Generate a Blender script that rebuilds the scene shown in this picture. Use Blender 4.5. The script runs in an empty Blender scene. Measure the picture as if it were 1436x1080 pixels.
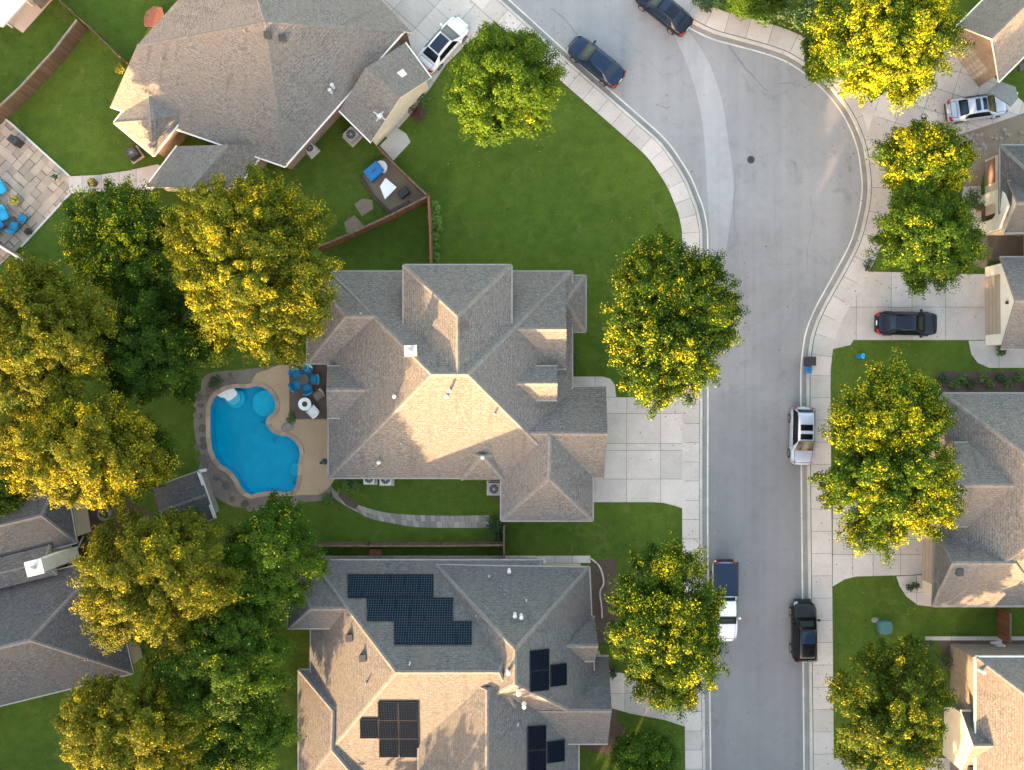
import bpy, math, random
import numpy as np
from mathutils import Vector, Matrix
from mathutils.geometry import tessellate_polygon
random.seed(7)
SC = bpy.context.scene
COL = SC.collection
R = math.radians
# ---------------------------------------------------------------- camera model: straight down from a drone
CX, CY, F, HC = 718.0, 540.0, 1243.6, 69.0
def P(px, py, z=0.0):
    s = (HC - z) / F
    return Vector(((px - CX) * s, -(py - CY) * s, z))
M_PX = HC / F                                     # metres per photo pixel at ground level

# ---------------------------------------------------------------- materials
MATS = {}
class NT:
    def __init__(s, name):
        s.m = bpy.data.materials.new(name); s.m.use_nodes = True
        s.t = s.m.node_tree; s.t.nodes.clear()
        s.out = s.n('ShaderNodeOutputMaterial')
        MATS[name] = s.m
    def n(s, typ, **kw):
        nd = s.t.nodes.new(typ)
        for k, v in kw.items():
            if k.startswith('i_'): nd.inputs[k[2:].replace('_', ' ')].default_value = v
            else: setattr(nd, k, v)
        return nd
    def l(s, a, b): s.t.links.new(a, b)
    def noise(s, vec, scale, detail=3, rough=.55, dist=0.0):
        nd = s.n('ShaderNodeTexNoise'); nd.inputs['Scale'].default_value = scale
        nd.inputs['Detail'].default_value = detail; nd.inputs['Roughness'].default_value = rough
        nd.inputs['Distortion'].default_value = dist
        if vec is not None: s.l(vec, nd.inputs['Vector'])
        return nd.outputs['Fac']
    def ramp(s, fac, stops):
        nd = s.n('ShaderNodeValToRGB'); e = nd.color_ramp.elements
        while len(e) > 1: e.remove(e[-1])
        e[0].position, e[0].color = stops[0][0], (*stops[0][1], 1)
        for p, c in stops[1:]:
            k = e.new(p); k.color = (*c, 1)
        s.l(fac, nd.inputs['Fac']); return nd.outputs['Color']
    def mix(s, fac, a, b, mode='MIX'):
        nd = s.n('ShaderNodeMix', data_type='RGBA', blend_type=mode)
        for sock, v in ((nd.inputs[0], fac), (nd.inputs[6], a), (nd.inputs[7], b)):
            if hasattr(v, 'links'): s.l(v, sock)
            elif isinstance(v, (int, float)): sock.default_value = v
            else: sock.default_value = (*v, 1)
        return nd.outputs[2]
    def math(s, op, a, b=0.0, clamp=False):
        nd = s.n('ShaderNodeMath', operation=op, use_clamp=clamp)
        for sock, v in ((nd.inputs[0], a), (nd.inputs[1], b)):
            if hasattr(v, 'links'): s.l(v, sock)
            else: sock.default_value = v
        return nd.outputs[0]
    def bump(s, h, strength=.3, dist=.05):
        nd = s.n('ShaderNodeBump'); nd.inputs['Strength'].default_value = strength; nd.inputs['Distance'].default_value = dist
        s.l(h, nd.inputs['Height']); return nd.outputs['Normal']
    def prin(s, col, rough=.8, normal=None, **kw):
        nd = s.n('ShaderNodeBsdfPrincipled')
        if hasattr(col, 'links'): s.l(col, nd.inputs['Base Color'])
        else: nd.inputs['Base Color'].default_value = (*col, 1)
        if hasattr(rough, 'links'): s.l(rough, nd.inputs['Roughness'])
        else: nd.inputs['Roughness'].default_value = rough
        if normal is not None: s.l(normal, nd.inputs['Normal'])
        for k, v in kw.items(): nd.inputs[k.replace('_', ' ')].default_value = v
        s.l(nd.outputs[0], s.out.inputs['Surface']); return nd
    def pos(s): return s.n('ShaderNodeNewGeometry').outputs['Position']
    def island(s): return s.n('ShaderNodeNewGeometry').outputs['Random Per Island']
    def obj(s): return s.n('ShaderNodeTexCoord').outputs['Object']
    def uv(s): return s.n('ShaderNodeTexCoord').outputs['UV']
    def scaled(s, vec, sc, rot=0.0):
        nd = s.n('ShaderNodeMapping'); nd.inputs['Scale'].default_value = sc; nd.inputs['Rotation'].default_value = (0, 0, rot)
        s.l(vec, nd.inputs['Vector']); return nd.outputs[0]

def plain(name, c, rough=.6, var=.18, scale=3.0, bump=.0, **kw):
    """an ordinary painted / moulded / stone surface with mottling and a little grain"""
    t = NT(name); v = t.obj()
    a = t.noise(v, scale, 4); b = t.noise(v, scale * 9, 2)
    f = t.math('ADD', t.math('MULTIPLY', a, .65), t.math('MULTIPLY', b, .35))
    col = t.ramp(f, [(.3, tuple(x * (1 - var) for x in c)), (.7, tuple(min(1, x * (1 + var)) for x in c))])
    t.prin(col, rough, t.bump(b, bump, .02) if bump else None, **kw); return t.m

def grass_mat(name, lo, hi, dry):
    t = NT(name); p = t.pos()
    big = t.noise(p, .13, 4, .6, .6); mid = t.noise(p, 1.1, 4, .65); fine = t.noise(p, 9.0, 3, .7)
    blade = t.noise(t.scaled(p, (26, 9, 9), .6), 1.0, 2, .6)
    f = t.math('ADD', t.math('MULTIPLY', big, .34), t.math('ADD', t.math('MULTIPLY', mid, .26), t.math('ADD', t.math('MULTIPLY', fine, .24), t.math('MULTIPLY', blade, .16))))
    c = t.ramp(f, [(.36, lo), (.62, hi)])
    d = t.ramp(t.noise(p, .5, 5, .7, 1.2), [(.56, (0, 0, 0)), (.76, (.55, .55, .55))])
    c = t.mix(d, c, dry)
    e = t.ramp(t.noise(p, 2.3, 4, .75, .8), [(.58, (0, 0, 0)), (.72, (.5, .5, .5))]); c = t.mix(e, c, tuple(x * .7 for x in lo))
    h = t.math('ADD', t.math('MULTIPLY', fine, .6), blade)
    t.prin(c, .95, t.bump(h, .9, .12), Specular_IOR_Level=.12); return t.m
grass_mat('grass', (.040, .082, .010), (.108, .168, .024), (.19, .175, .06))

def shingle_mat(name, c1, c2, c3, warm):
    t = NT(name); uv = t.uv(); p = t.pos()
    nd = t.n('ShaderNodeTexBrick'); t.l(uv, nd.inputs['Vector'])
    nd.offset = .5; nd.inputs['Scale'].default_value = 1; nd.inputs['Brick Width'].default_value = .34
    nd.inputs['Row Height'].default_value = .17; nd.inputs['Mortar Size'].default_value = .014; nd.inputs['Mortar Smooth'].default_value = .4
    nd.inputs['Bias'].default_value = .0
    nd.inputs['Color1'].default_value = (*c1, 1); nd.inputs['Color2'].default_value = (*c2, 1); nd.inputs['Mortar'].default_value = (*[x * .45 for x in c1], 1)
    sp = t.noise(t.scaled(uv, (3.2, 6.5, 1)), 1.0, 3, .6, .7)
    sp2 = t.noise(t.scaled(uv, (7, 9, 1)), 1.0, 2, .7)
    c = t.mix(t.ramp(sp, [(.42, (0, 0, 0)), (.68, (.85, .85, .85))]), nd.outputs['Color'], c3)
    c = t.mix(t.ramp(sp2, [(.3, (.55, .55, .55)), (.5, (0, 0, 0))]), c, tuple(x * .55 for x in c1))
    c = t.mix(t.ramp(sp2, [(.60, (0, 0, 0)), (.76, (.7, .7, .7))]), c, tuple(min(1, x * 1.9) for x in c3))
    w = t.noise(p, .35, 4, .6, .5)
    c = t.mix(t.ramp(w, [(.4, (0, 0, 0)), (.66, (.55, .55, .55))]), c, warm)
    st = t.noise(t.scaled(uv, (1.6, .22, 1)), 1.0, 3)
    c = t.mix(t.ramp(st, [(.56, (0, 0, 0)), (.74, (.35, .35, .35))]), c, tuple(x * .5 for x in c1))
    h = t.math('ADD', nd.outputs['Fac'], t.math('MULTIPLY', sp2, -.6))
    t.prin(c, .9, t.bump(h, .5, -.03), Specular_IOR_Level=.25); return t.m
shingle_mat('shingle_brown', (.104, .099, .096), (.148, .142, .138), (.188, .181, .177), (.150, .132, .118))
shingle_mat('shingle_tan', (.138, .124, .116), (.192, .176, .166), (.24, .225, .214), (.19, .164, .144))
shingle_mat('shingle_grey', (.074, .076, .080), (.104, .106, .111), (.132, .134, .139), (.108, .098, .091))
shingle_mat('shingle_slate', (.058, .061, .066), (.083, .086, .092), (.110, .112, .118), (.088, .085, .083))
plain('ridge_brown', (.160, .148, .140), .9, .35, 4)
plain('ridge_grey', (.125, .122, .122), .9, .35, 4)
plain('gutter_pale', (.21, .205, .20), .5, .2, 2)
plain('trim_white', (.72, .70, .66), .5, .1, 2)
plain('stucco_cream', (.62, .55, .45), .9, .12, 1.5, .3)
plain('stucco_white', (.74, .72, .66), .9, .08, 1.5, .3)
plain('door_tan', (.36, .30, .245), .6, .1, 2)
plain('window_frame', (.7, .69, .66), .5, .08, 2)
plain('metal_pale', (.50, .50, .50), .45, .15, 3)
plain('metal_grey', (.30, .31, .32), .45, .2, 3)
plain('slate_metal', (.13, .15, .15), .7, .2, 3)
plain('panel_frame', (.014, .016, .02), .9, .2, 3, 0, Specular_IOR_Level=.05)
plain('metal_dark', (.035, .036, .04), .5, .3, 3)
plain('rim_alloy', (.22, .225, .23), .4, .2, 5)
plain('plastic_black', (.018, .019, .022), .45, .3, 4)
plain('plastic_blue', (.012, .16, .42), .5, .15, 3)
plain('cushion_teal', (.006, .17, .34), .85, .25, 5, .4)
plain('cushion_sky', (.02, .36, .62), .8, .2, 5, .3)
plain('plastic_white', (.80, .82, .84), .5, .06, 3)
plain('timber_grey', (.19, .165, .145), .85, .3, 3, .3)
plain('bark', (.07, .052, .038), .95, .4, 6, .6)
plain('rubber', (.015, .015, .016), .8, .3, 6)
plain('stone', (.24, .22, .20), .9, .35, 2.5, .6)
plain('teal_lid', (.045, .14, .14), .6, .2, 4)
plain('terracotta', (.24, .085, .05), .8, .3, 4)
plain('sand_tan', (.52, .39, .24), .8, .2, 4)

def brick_mat(name, a, b, mortar):
    t = NT(name); p = t.uv()
    nd = t.n('ShaderNodeTexBrick'); t.l(p, nd.inputs['Vector'])
    nd.inputs['Scale'].default_value = 1; nd.inputs['Brick Width'].default_value = .23; nd.inputs['Row Height'].default_value = .08
    nd.inputs['Mortar Size'].default_value = .008
    nd.inputs['Color1'].default_value = (*a, 1); nd.inputs['Color2'].default_value = (*b, 1); nd.inputs['Mortar'].default_value = (*mortar, 1)
    c = t.mix(t.ramp(t.noise(p, 1.1, 4), [(.4, (0, 0, 0)), (.7, (.5, .5, .5))]), nd.outputs['Color'], tuple(x * .6 for x in a))
    t.prin(c, .9, t.bump(nd.outputs['Fac'], .4, -.01)); return t.m
brick_mat('brick_brown', (.23, .15, .105), (.30, .205, .15), (.34, .30, .26))
brick_mat('brick_tan', (.42, .34, .26), (.50, .42, .33), (.5, .46, .4))

def concrete_mat(name, c, stain=.5, isl=.12, sc=1.0):
    t = NT(name); p = t.pos()
    a = t.noise(p, .45 * sc, 5, .6, .4); b = t.noise(p, 5 * sc, 4, .7); d = t.noise(p, 30, 2)
    f = t.math('ADD', t.math('MULTIPLY', a, .5), t.math('ADD', t.math('MULTIPLY', b, .3), t.math('MULTIPLY', d, .2)))
    col = t.ramp(f, [(.33, tuple(x * .80 for x in c)), (.66, tuple(min(1, x * 1.12) for x in c))])
    s = t.ramp(t.noise(p, .8 * sc, 6, .7, 1.5), [(.58, (0, 0, 0)), (.75, (stain, stain, stain))])
    col = t.mix(s, col, (c[0] * .62, c[1] * .58, c[2] * .53))
    if isl:
        i = t.island(); g = t.ramp(i, [(0, (1 - isl,) * 3), (1, (1 + isl * .4,) * 3)])
        col = t.mix(1.0, col, g, 'MULTIPLY')
    t.prin(col, .85, t.bump(b, .15, .02)); return t.m
concrete_mat('concrete', (.505, .462, .436), .6, .16)
concrete_mat('concrete_kerb', (.46, .445, .42), .6, .1)
concrete_mat('concrete_gutter', (.235, .23, .225), .7, .1)
concrete_mat('concrete_pale', (.58, .57, .545), .4)
concrete_mat('concrete_tan', (.40, .285, .185), .45, 0)
concrete_mat('patio_dark', (.115, .085, .07), .4, .1, 2)
concrete_mat('flagstone', (.155, .135, .118), .7, .5, 3)
concrete_mat('paver', (.43, .345, .275), .75, .30, 2)
concrete_mat('path_stone', (.30, .265, .235), .6, .4, 3)
concrete_mat('joint_dark', (.13, .12, .11), .5, 0)
concrete_mat('coping', (.38, .285, .22), .5, .25, 2)
concrete_mat('mulch', (.085, .056, .042), .5, .0, 4)
concrete_mat('dirt', (.21, .165, .12), .6, .0, 3)
concrete_mat('pink_slab', (.60, .45, .37), .3, .0, 2)

def road_mat(name, c, k=1.0):
    t = NT(name); p = t.pos()
    a = t.noise(p, .10, 5, .6, .8); b = t.noise(p, 1.3, 5, .7, .4); d = t.noise(p, 22, 2, .8)
    lane = t.noise(t.scaled(p, (.75, .012, 1)), 1.0, 3, .6)
    f = t.math('ADD', t.math('MULTIPLY', a, .34), t.math('ADD', t.math('MULTIPLY', lane, .34), t.math('ADD', t.math('MULTIPLY', b, .22), t.math('MULTIPLY', d, .14))))
    col = t.ramp(f, [(.34, tuple(x * .74 for x in c)), (.5, c), (.66, tuple(x * 1.2 for x in c))])
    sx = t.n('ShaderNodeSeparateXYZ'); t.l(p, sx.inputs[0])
    ygrad = t.math('ADD', t.math('MULTIPLY', sx.outputs['Y'], .036), t.math('MULTIPLY', a, .9))     # paler towards the upper end, broken up by noise
    col = t.mix(1.0, col, t.ramp(ygrad, [(.3, (1, 1, 1)), (1.0, (1.36, 1.36, 1.36))]), 'MULTIPLY')
    s = t.ramp(t.noise(p, .30, 6, .72, 2.4), [(.56, (0, 0, 0)), (.76, (min(1, .50 * k),) * 3)])
    col = t.mix(s, col, tuple(x * .58 for x in c))
    spot = t.ramp(t.noise(p, 1.7, 2, .5), [(.74, (0, 0, 0)), (.79, (.5, .5, .5))])
    col = t.mix(spot, col, tuple(x * .45 for x in c))
    t.prin(col, .82, t.bump(d, .2, .015)); return t.m
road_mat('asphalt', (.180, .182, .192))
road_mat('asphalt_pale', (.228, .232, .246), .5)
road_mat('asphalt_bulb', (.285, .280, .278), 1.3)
plain('tar', (.145, .145, .148), .7, .3, 5)
plain('tar_soft', (.19, .19, .195), .8, .3, 5)
plain('paint_white', (.62, .62, .61), .7, .2, 5)

def fence_mat(name, c):
    t = NT(name); uv = t.uv()
    nd = t.n('ShaderNodeTexBrick'); t.l(uv, nd.inputs['Vector']); nd.offset = 0
    nd.inputs['Scale'].default_value = 1; nd.inputs['Brick Width'].default_value = .145; nd.inputs['Row Height'].default_value = 9
    nd.inputs['Mortar Size'].default_value = .006
    nd.inputs['Color1'].default_value = (*[x * .75 for x in c], 1); nd.inputs['Color2'].default_value = (*[x * 1.25 for x in c], 1); nd.inputs['Mortar'].default_value = (*[x * .3 for x in c], 1)
    col = t.mix(t.ramp(t.noise(t.scaled(uv, (3, .6, 1)), 1, 4), [(.4, (0, 0, 0)), (.7, (.6, .6, .6))]), nd.outputs['Color'], tuple(x * .55 for x in c))
    t.prin(col, .85); return t.m
fence_mat('fence_red', (.20, .078, .038))
fence_mat('fence_brown', (.135, .088, .058))
fence_mat('fence_grey', (.20, .175, .15))
fence_mat('garage_panel', (.40, .335, .27))

def paint_mat(name, c, metal=0.0, rough=.28):
    t = NT(name); v = t.obj()
    n = t.noise(v, 2.2, 2); col = t.mix(t.ramp(n, [(.3, (0, 0, 0)), (.75, (.22, .22, .22))]), c, tuple(x * .75 for x in c))
    t.prin(col, t.math('ADD', t.math('MULTIPLY', n, .12), rough - .05), None, Metallic=metal, Coat_Weight=.22, Coat_Roughness=.06, Specular_IOR_Level=.3); return t.m
paint_mat('paint_white_car', (.80, .81, .84)); paint_mat('paint_silver', (.45, .48, .53), .25, .3)
paint_mat('paint_silver_blue', (.40, .46, .57), .2, .3)
paint_mat('paint_navy', (.006, .022, .062), .1); paint_mat('paint_navy_dark', (.005, .010, .026), .1); paint_mat('paint_black', (.005, .006, .009), .0)
paint_mat('glass_dark', (.004, .005, .007), 0, .1); paint_mat('reflect_green', (.022, .034, .034), 0, .12)
paint_mat('glass_blue', (.012, .026, .052), 0, .1)
paint_mat('lamp_red', (.42, .012, .012), 0, .2); paint_mat('lamp_clear', (.30, .32, .34), 0, .15)
paint_mat('window_glass', (.03, .04, .05), 0, .08)

def solar_mat(name, c, line):
    t = NT(name); uv = t.uv()
    nd = t.n('ShaderNodeTexBrick'); t.l(uv, nd.inputs['Vector']); nd.offset = 0
    nd.inputs['Scale'].default_value = 1; nd.inputs['Brick Width'].default_value = .178; nd.inputs['Row Height'].default_value = .178
    nd.inputs['Mortar Size'].default_value = .011; nd.inputs['Mortar Smooth'].default_value = 0
    nd.inputs['Color1'].default_value = (*c, 1); nd.inputs['Color2'].default_value = (*[x * .65 for x in c], 1); nd.inputs['Mortar'].default_value = (*line, 1)
    t.prin(nd.outputs['Color'], .9, None, Specular_IOR_Level=.0); return t.m
solar_mat('solar_blue', (.005, .010, .019), (.05, .072, .095)); solar_mat('solar_black', (.0022, .0042, .0095), (.018, .024, .036))

def leaf_mat(name):
    t = NT(name); at = t.n('ShaderNodeAttribute'); at.attribute_name = 'leaf_tint'
    col = at.outputs['Color']
    d = t.n('ShaderNodeBsdfPrincipled'); t.l(col, d.inputs['Base Color']); d.inputs['Roughness'].default_value = .6; d.inputs['Specular IOR Level'].default_value = .06
    tr = t.n('ShaderNodeBsdfTranslucent'); t.l(t.mix(1.0, col, (1.25, 1.1, .5), 'MULTIPLY'), tr.inputs['Color'])
    mx = t.n('ShaderNodeMixShader'); mx.inputs[0].default_value = .24
    t.l(d.outputs[0], mx.inputs[1]); t.l(tr.outputs[0], mx.inputs[2]); t.l(mx.outputs[0], t.out.inputs['Surface']); return t.m
leaf_mat('leaf')

def water_mat():
    t = NT('pool_water'); p = t.pos()
    nb = t.bump(t.noise(p, 2.6, 3, .5, .6), .16, .05)
    tr = t.n('ShaderNodeBsdfTransparent'); tr.inputs[0].default_value = (.46, .93, .98, 1)
    gl = t.n('ShaderNodeBsdfGlossy'); gl.inputs['Roughness'].default_value = .04; t.l(nb, gl.inputs['Normal'])
    fr = t.n('ShaderNodeFresnel'); fr.inputs['IOR'].default_value = 1.2; t.l(nb, fr.inputs['Normal'])
    mx = t.n('ShaderNodeMixShader'); t.l(fr.outputs[0], mx.inputs[0]); t.l(tr.outputs[0], mx.inputs[1]); t.l(gl.outputs[0], mx.inputs[2])
    t.l(mx.outputs[0], t.out.inputs['Surface'])
water_mat()
def plaster_mat():
    t = NT('pool_plaster'); p = t.pos()
    c = t.ramp(t.noise(p, 1.4, 5, .7), [(.35, (.003, .47, .66)), (.68, (.006, .58, .77))])
    c = t.mix(t.ramp(t.noise(p, .55, 4, .7, 1), [(.6, (0, 0, 0)), (.75, (.5, .5, .5))]), c, (.02, .22, .42))
    t.prin(c, .8)
plaster_mat(); plain('pool_shelf', (.05, .64, .80), .8, .12, 2); plain('pool_step', (.62, .78, .84), .8, .08, 2); plain('leaf_debris', (.02, .10, .16), .9, .3, 6)

# ---------------------------------------------------------------- mesh builder
class MB:
    def __init__(s): s.v = []; s.f = []; s.m = []; s.uv = []; s.sm = []
    def face(s, pts, mat=0, uvs=None, smooth=False):
        i = len(s.v); s.v += [tuple(p) for p in pts]
        s.f.append(tuple(range(i, i + len(pts)))); s.m.append(mat); s.sm.append(smooth)
        if uvs is None:
            a = Vector(pts[0]); n = Vector((0, 0, 0))
            for k in range(len(pts)):
                p, q = Vector(pts[k]), Vector(pts[(k + 1) % len(pts)])
                n += Vector(((p.y - q.y) * (p.z + q.z), (p.z - q.z) * (p.x + q.x), (p.x - q.x) * (p.y + q.y)))
            if n.length < 1e-9: n = Vector((0, 0, 1))
            n.normalize()
            u = Vector((0, 0, 1)).cross(n)
            if u.length < .05: u = Vector((1, 0, 0))
            u.normalize(); w = n.cross(u)
            uvs = [(u.dot(Vector(p)), w.dot(Vector(p))) for p in pts]
        s.uv.append(uvs)
    def grid(s, rows, mat=0, smooth=True, closed=False):
        """rows of points -> shared-vertex grid (smooth shading works)"""
        i0 = len(s.v); n = len(rows[0])
        for r in rows: s.v += [tuple(p) for p in r]
        for a in range(len(rows) - 1):
            for b in range(n if closed else n - 1):
                c = (b + 1) % n
                s.f.append((i0 + a * n + b, i0 + a * n + c, i0 + (a + 1) * n + c, i0 + (a + 1) * n + b)); s.m.append(mat); s.sm.append(smooth)
                s.uv.append([(b * .2, a * .2), (b * .2 + .2, a * .2), (b * .2 + .2, a * .2 + .2), (b * .2, a * .2 + .2)])
    def hexa(s, b, t, mat=0):
        """b, t: 4 bottom and 4 top points, counter-clockwise seen from above"""
        s.face([b[3], b[2], b[1], b[0]], mat); s.face(t, mat)
        for k in range(4):
            j = (k + 1) % 4; s.face([b[k], b[j], t[j], t[k]], mat)
    def box(s, c, size, rot=0.0, mat=0, taper=1.0):
        hx, hy = size[0] / 2, size[1] / 2; cs, sn = math.cos(rot), math.sin(rot)
        def q(x, y, z): return Vector((c[0] + x * cs - y * sn, c[1] + x * sn + y * cs, z))
        cr = [(-hx, -hy), (hx, -hy), (hx, hy), (-hx, hy)]
        s.hexa([q(x, y, c[2]) for x, y in cr], [q(x * taper, y * taper, c[2] + size[2]) for x, y in cr], mat)
    def prism(s, poly, z0, z1, mat=0, side=None, bottom=False):
        """poly: xy points (either winding); may be concave"""
        poly = [Vector((p[0], p[1], 0)) for p in poly]
        ar = sum(p.x * q.y - q.x * p.y for p, q in zip(poly, poly[1:] + poly[:1]))
        if ar < 0: poly = poly[::-1]
        side = mat if side is None else side
        if len(poly) <= 4 and z0 is not None: s.face([(p.x, p.y, z1) for p in poly], mat)
        else: s.sheet([poly], z1, mat)
        if z0 is not None:
            for p, q in zip(poly, poly[1:] + poly[:1]): s.face([(p.x, p.y, z0), (q.x, q.y, z0), (q.x, q.y, z1), (p.x, p.y, z1)], side)
    def sheet(s, loops, z, mat=0):
        loops = [[Vector((p[0], p[1], 0)) for p in l] for l in loops]
        flat = [p for l in loops for p in l]
        i0 = len(s.v); s.v += [(p.x, p.y, z) for p in flat]
        for t in tessellate_polygon(loops):
            a, b, c = (flat[k] for k in t)
            if (b - a).cross(c - a).z < 0: t = t[::-1]
            s.f.append(tuple(i0 + k for k in t)); s.m.append(mat); s.sm.append(False); s.uv.append([(flat[k].x, flat[k].y) for k in t])
    def cyl(s, c, r, z0, z1, n=16, mat=0, r2=None, cap=True, smooth=True):
        r2 = r if r2 is None else r2
        a = [(c[0] + r * math.cos(2 * math.pi * k / n), c[1] + r * math.sin(2 * math.pi * k / n), z0) for k in range(n)]
        b = [(c[0] + r2 * math.cos(2 * math.pi * k / n), c[1] + r2 * math.sin(2 * math.pi * k / n), z1) for k in range(n)]
        s.grid([a, b], mat, smooth, True)
        if cap: s.face(b, mat)
    def tube(s, pts, radii, n=8, mat=0):
        rows = []
        for i, p in enumerate(pts):
            p = Vector(p); d = (Vector(pts[min(i + 1, len(pts) - 1)]) - Vector(pts[max(i - 1, 0)])).normalized()
            x = d.orthogonal().normalized(); y = d.cross(x)
            rows.append([p + (x * math.cos(2 * math.pi * k / n) + y * math.sin(2 * math.pi * k / n)) * radii[i] for k in range(n)])
        s.grid(rows, mat, True, True); s.face(rows[-1], mat); s.face(rows[0][::-1], mat)
    def build(s, name, mats, parent=None, org=None, mods=None):
        if not isinstance(mats, (list, tuple)): mats = [mats]
        if org is None:
            if parent is not None: org = ORG.get(parent.name, Vector((0, 0, 0)))
            else:
                a = np.array(s.v); org = Vector((a[:, 0].mean(), a[:, 1].mean(), a[:, 2].min()))
        org = Vector(org)
        me = bpy.data.meshes.new(name)
        me.from_pydata([(x - org.x, y - org.y, z - org.z) for x, y, z in s.v], [], s.f)
        uvl = me.uv_layers.new(name='UVMap')
        uvl.data.foreach_set('uv', [c for f in s.uv for p in f for c in p])
        me.polygons.foreach_set('material_index', s.m); me.polygons.foreach_set('use_smooth', s.sm)
        for m in mats: me.materials.append(MATS[m])
        me.update()
        o = bpy.data.objects.new(name, me); COL.objects.link(o)
        if parent is not None: o.parent = parent
        else: o.location = org
        ORG[o.name] = org
        return o
ORG = {}
def tag(o, label=None, cat=None, group=None, kind=None):
    if label: o['label'] = label
    if cat: o['category'] = cat
    if group: o['group'] = group
    if kind: o['kind'] = kind
    return o
def thing(name, loc, label, cat, group=None, rz=0.0):
    o = bpy.data.objects.new(name, None); COL.objects.link(o); o.location = loc; o.rotation_euler = (0, 0, rz)
    o.empty_display_size = .3; ORG[o.name] = Vector(loc)
    return tag(o, label, cat, group)
def structure(name, mb, mats):
    return tag(mb.build(name, mats, None, (0, 0, 0)), kind='structure')

# ---------------------------------------------------------------- 2d helpers (photo pixels)
def spline(pts, n=6, closed=False):
    out = []; L = len(pts)
    rng = range(L) if closed else range(L - 1)
    for i in rng:
        if closed: p0, p1, p2, p3 = pts[i - 1], pts[i], pts[(i + 1) % L], pts[(i + 2) % L]
        else: p0, p1, p2, p3 = pts[max(i - 1, 0)], pts[i], pts[i + 1], pts[min(i + 2, L - 1)]
        for k in range(n):
            t = k / n
            out.append(tuple(.5 * (2 * p1[j] + (p2[j] - p0[j]) * t + (2 * p0[j] - 5 * p1[j] + 4 * p2[j] - p3[j]) * t * t + (3 * p1[j] - p0[j] - 3 * p2[j] + p3[j]) * t ** 3) for j in (0, 1)))
    if not closed: out.append(tuple(pts[-1]))
    return out
def G(pts, z=0.0): return [P(x, y, 0).xy for x, y in pts]           # ground level xy
def resample(pts, n):
    d = [0]
    for a, b in zip(pts, pts[1:]): d.append(d[-1] + math.dist(a, b))
    out = []; j = 0
    for k in range(n + 1):
        t = d[-1] * k / n
        while j < len(d) - 2 and d[j + 1] < t: j += 1
        u = (t - d[j]) / max(1e-9, d[j + 1] - d[j]); a, b = pts[j], pts[j + 1]
        out.append((a[0] + (b[0] - a[0]) * u, a[1] + (b[1] - a[1]) * u))
    return out
def length(pts): return sum(math.dist(a, b) for a, b in zip(pts, pts[1:]))
def offset_line(pts, d):
    out = []
    for i, p in enumerate(pts):
        a, b = Vector(pts[max(i - 1, 0)]), Vector(pts[min(i + 1, len(pts) - 1)]); t = (b - a).normalized()
        out.append((p[0] - t.y * d, p[1] + t.x * d))
    return out
def clip(poly, nx, ny, c):
    """keep nx*x+ny*y <= c"""
    out = []
    for i, p in enumerate(poly):
        q = poly[(i + 1) % len(poly)]; a = nx * p[0] + ny * p[1] - c; b = nx * q[0] + ny * q[1] - c
        if a <= 0: out.append(p)
        if a * b < 0:
            t = a / (a - b); out.append((p[0] + (q[0] - p[0]) * t, p[1] + (q[1] - p[1]) * t))
    return out
def area(poly): return .5 * sum(p[0] * q[1] - q[0] * p[1] for p, q in zip(poly, poly[1:] + poly[:1]))
def slabs(mb, poly_px, us, vs, z, ang=0.0, gap=.03, mat=0, jmat=1, jitter=0.0, base=True):
    """concrete poured in bays: poly cut along lines u=const / v=const (photo pixels in a frame turned by ang)"""
    cs, sn = math.cos(ang), math.sin(ang)
    rot = [(x * cs + y * sn, -x * sn + y * cs) for x, y in poly_px]
    g = gap / M_PX / 2
    if base: mb.prism(G(poly_px), z - .12, z - .014, jmat, jmat)
    for u0, u1 in zip(us, us[1:]):
        for v0, v1 in zip(vs, vs[1:]):
            j = lambda: random.uniform(-jitter, jitter)
            c = clip(clip(clip(clip(rot, 1, 0, u1 - g + j()), -1, 0, -(u0 + g + j())), 0, 1, v1 - g + j()), 0, -1, -(v0 + g + j()))
            if len(c) < 3 or abs(area(c)) < 2: continue
            back = [(x * cs - y * sn, x * sn + y * cs) for x, y in c]
            w = G(back)
            if area(w) < 0: w = w[::-1]
            mb.sheet([w], z + random.uniform(-.002, .002), mat)
def rng(a, b, step):
    n = max(1, round((b - a) / step)); return [a + (b - a) * k / n for k in range(n + 1)]
def band(mb, A, B, z, mat=0, z0=None):
    """strip between two matched pixel lines"""
    A, B = G(A), G(B)
    for a, b, c, d in zip(A, A[1:], B[1:], B):
        q = [(*a, z), (*b, z), (*c, z), (*d, z)]
        if (b - a).cross(d - a) < 0: q = q[::-1]
        mb.face(q, mat)
    if z0 is not None:
        for L in (A, B):
            for a, b in zip(L, L[1:]): mb.face([(*a, z0), (*b, z0), (*b, z), (*a, z)], mat)
def strip_slabs(mb, A, B, step, z, gap=.03, mat=0, jmat=1, base=None):
    n = max(1, round(length(base or A) / step))
    if base: fb = resample(base, n * 4); fa, fb = offset_line(fb, A), offset_line(fb, B)
    else: fa, fb = resample(A, n * 4), resample(B, n * 4)
    band(mb, fa, fb, z - .014, jmat, z - .12)
    g = gap / M_PX / max(1, step / 4) / 2
    for k in range(n):
        ia, ib = fa[k * 4:k * 4 + 5], fb[k * 4:k * 4 + 5]
        ia, ib = list(ia), list(ib)
        lerp = lambda p, q, t: (p[0] + (q[0] - p[0]) * t, p[1] + (q[1] - p[1]) * t)
        ia[0], ib[0] = lerp(ia[0], ia[1], g), lerp(ib[0], ib[1], g); ia[4], ib[4] = lerp(ia[4], ia[3], g), lerp(ib[4], ib[3], g)
        w = G(ia) + G(ib[::-1])
        if area(w) < 0: w = w[::-1]
        mb.sheet([w], z + random.uniform(-.003, .003), mat)
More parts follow.
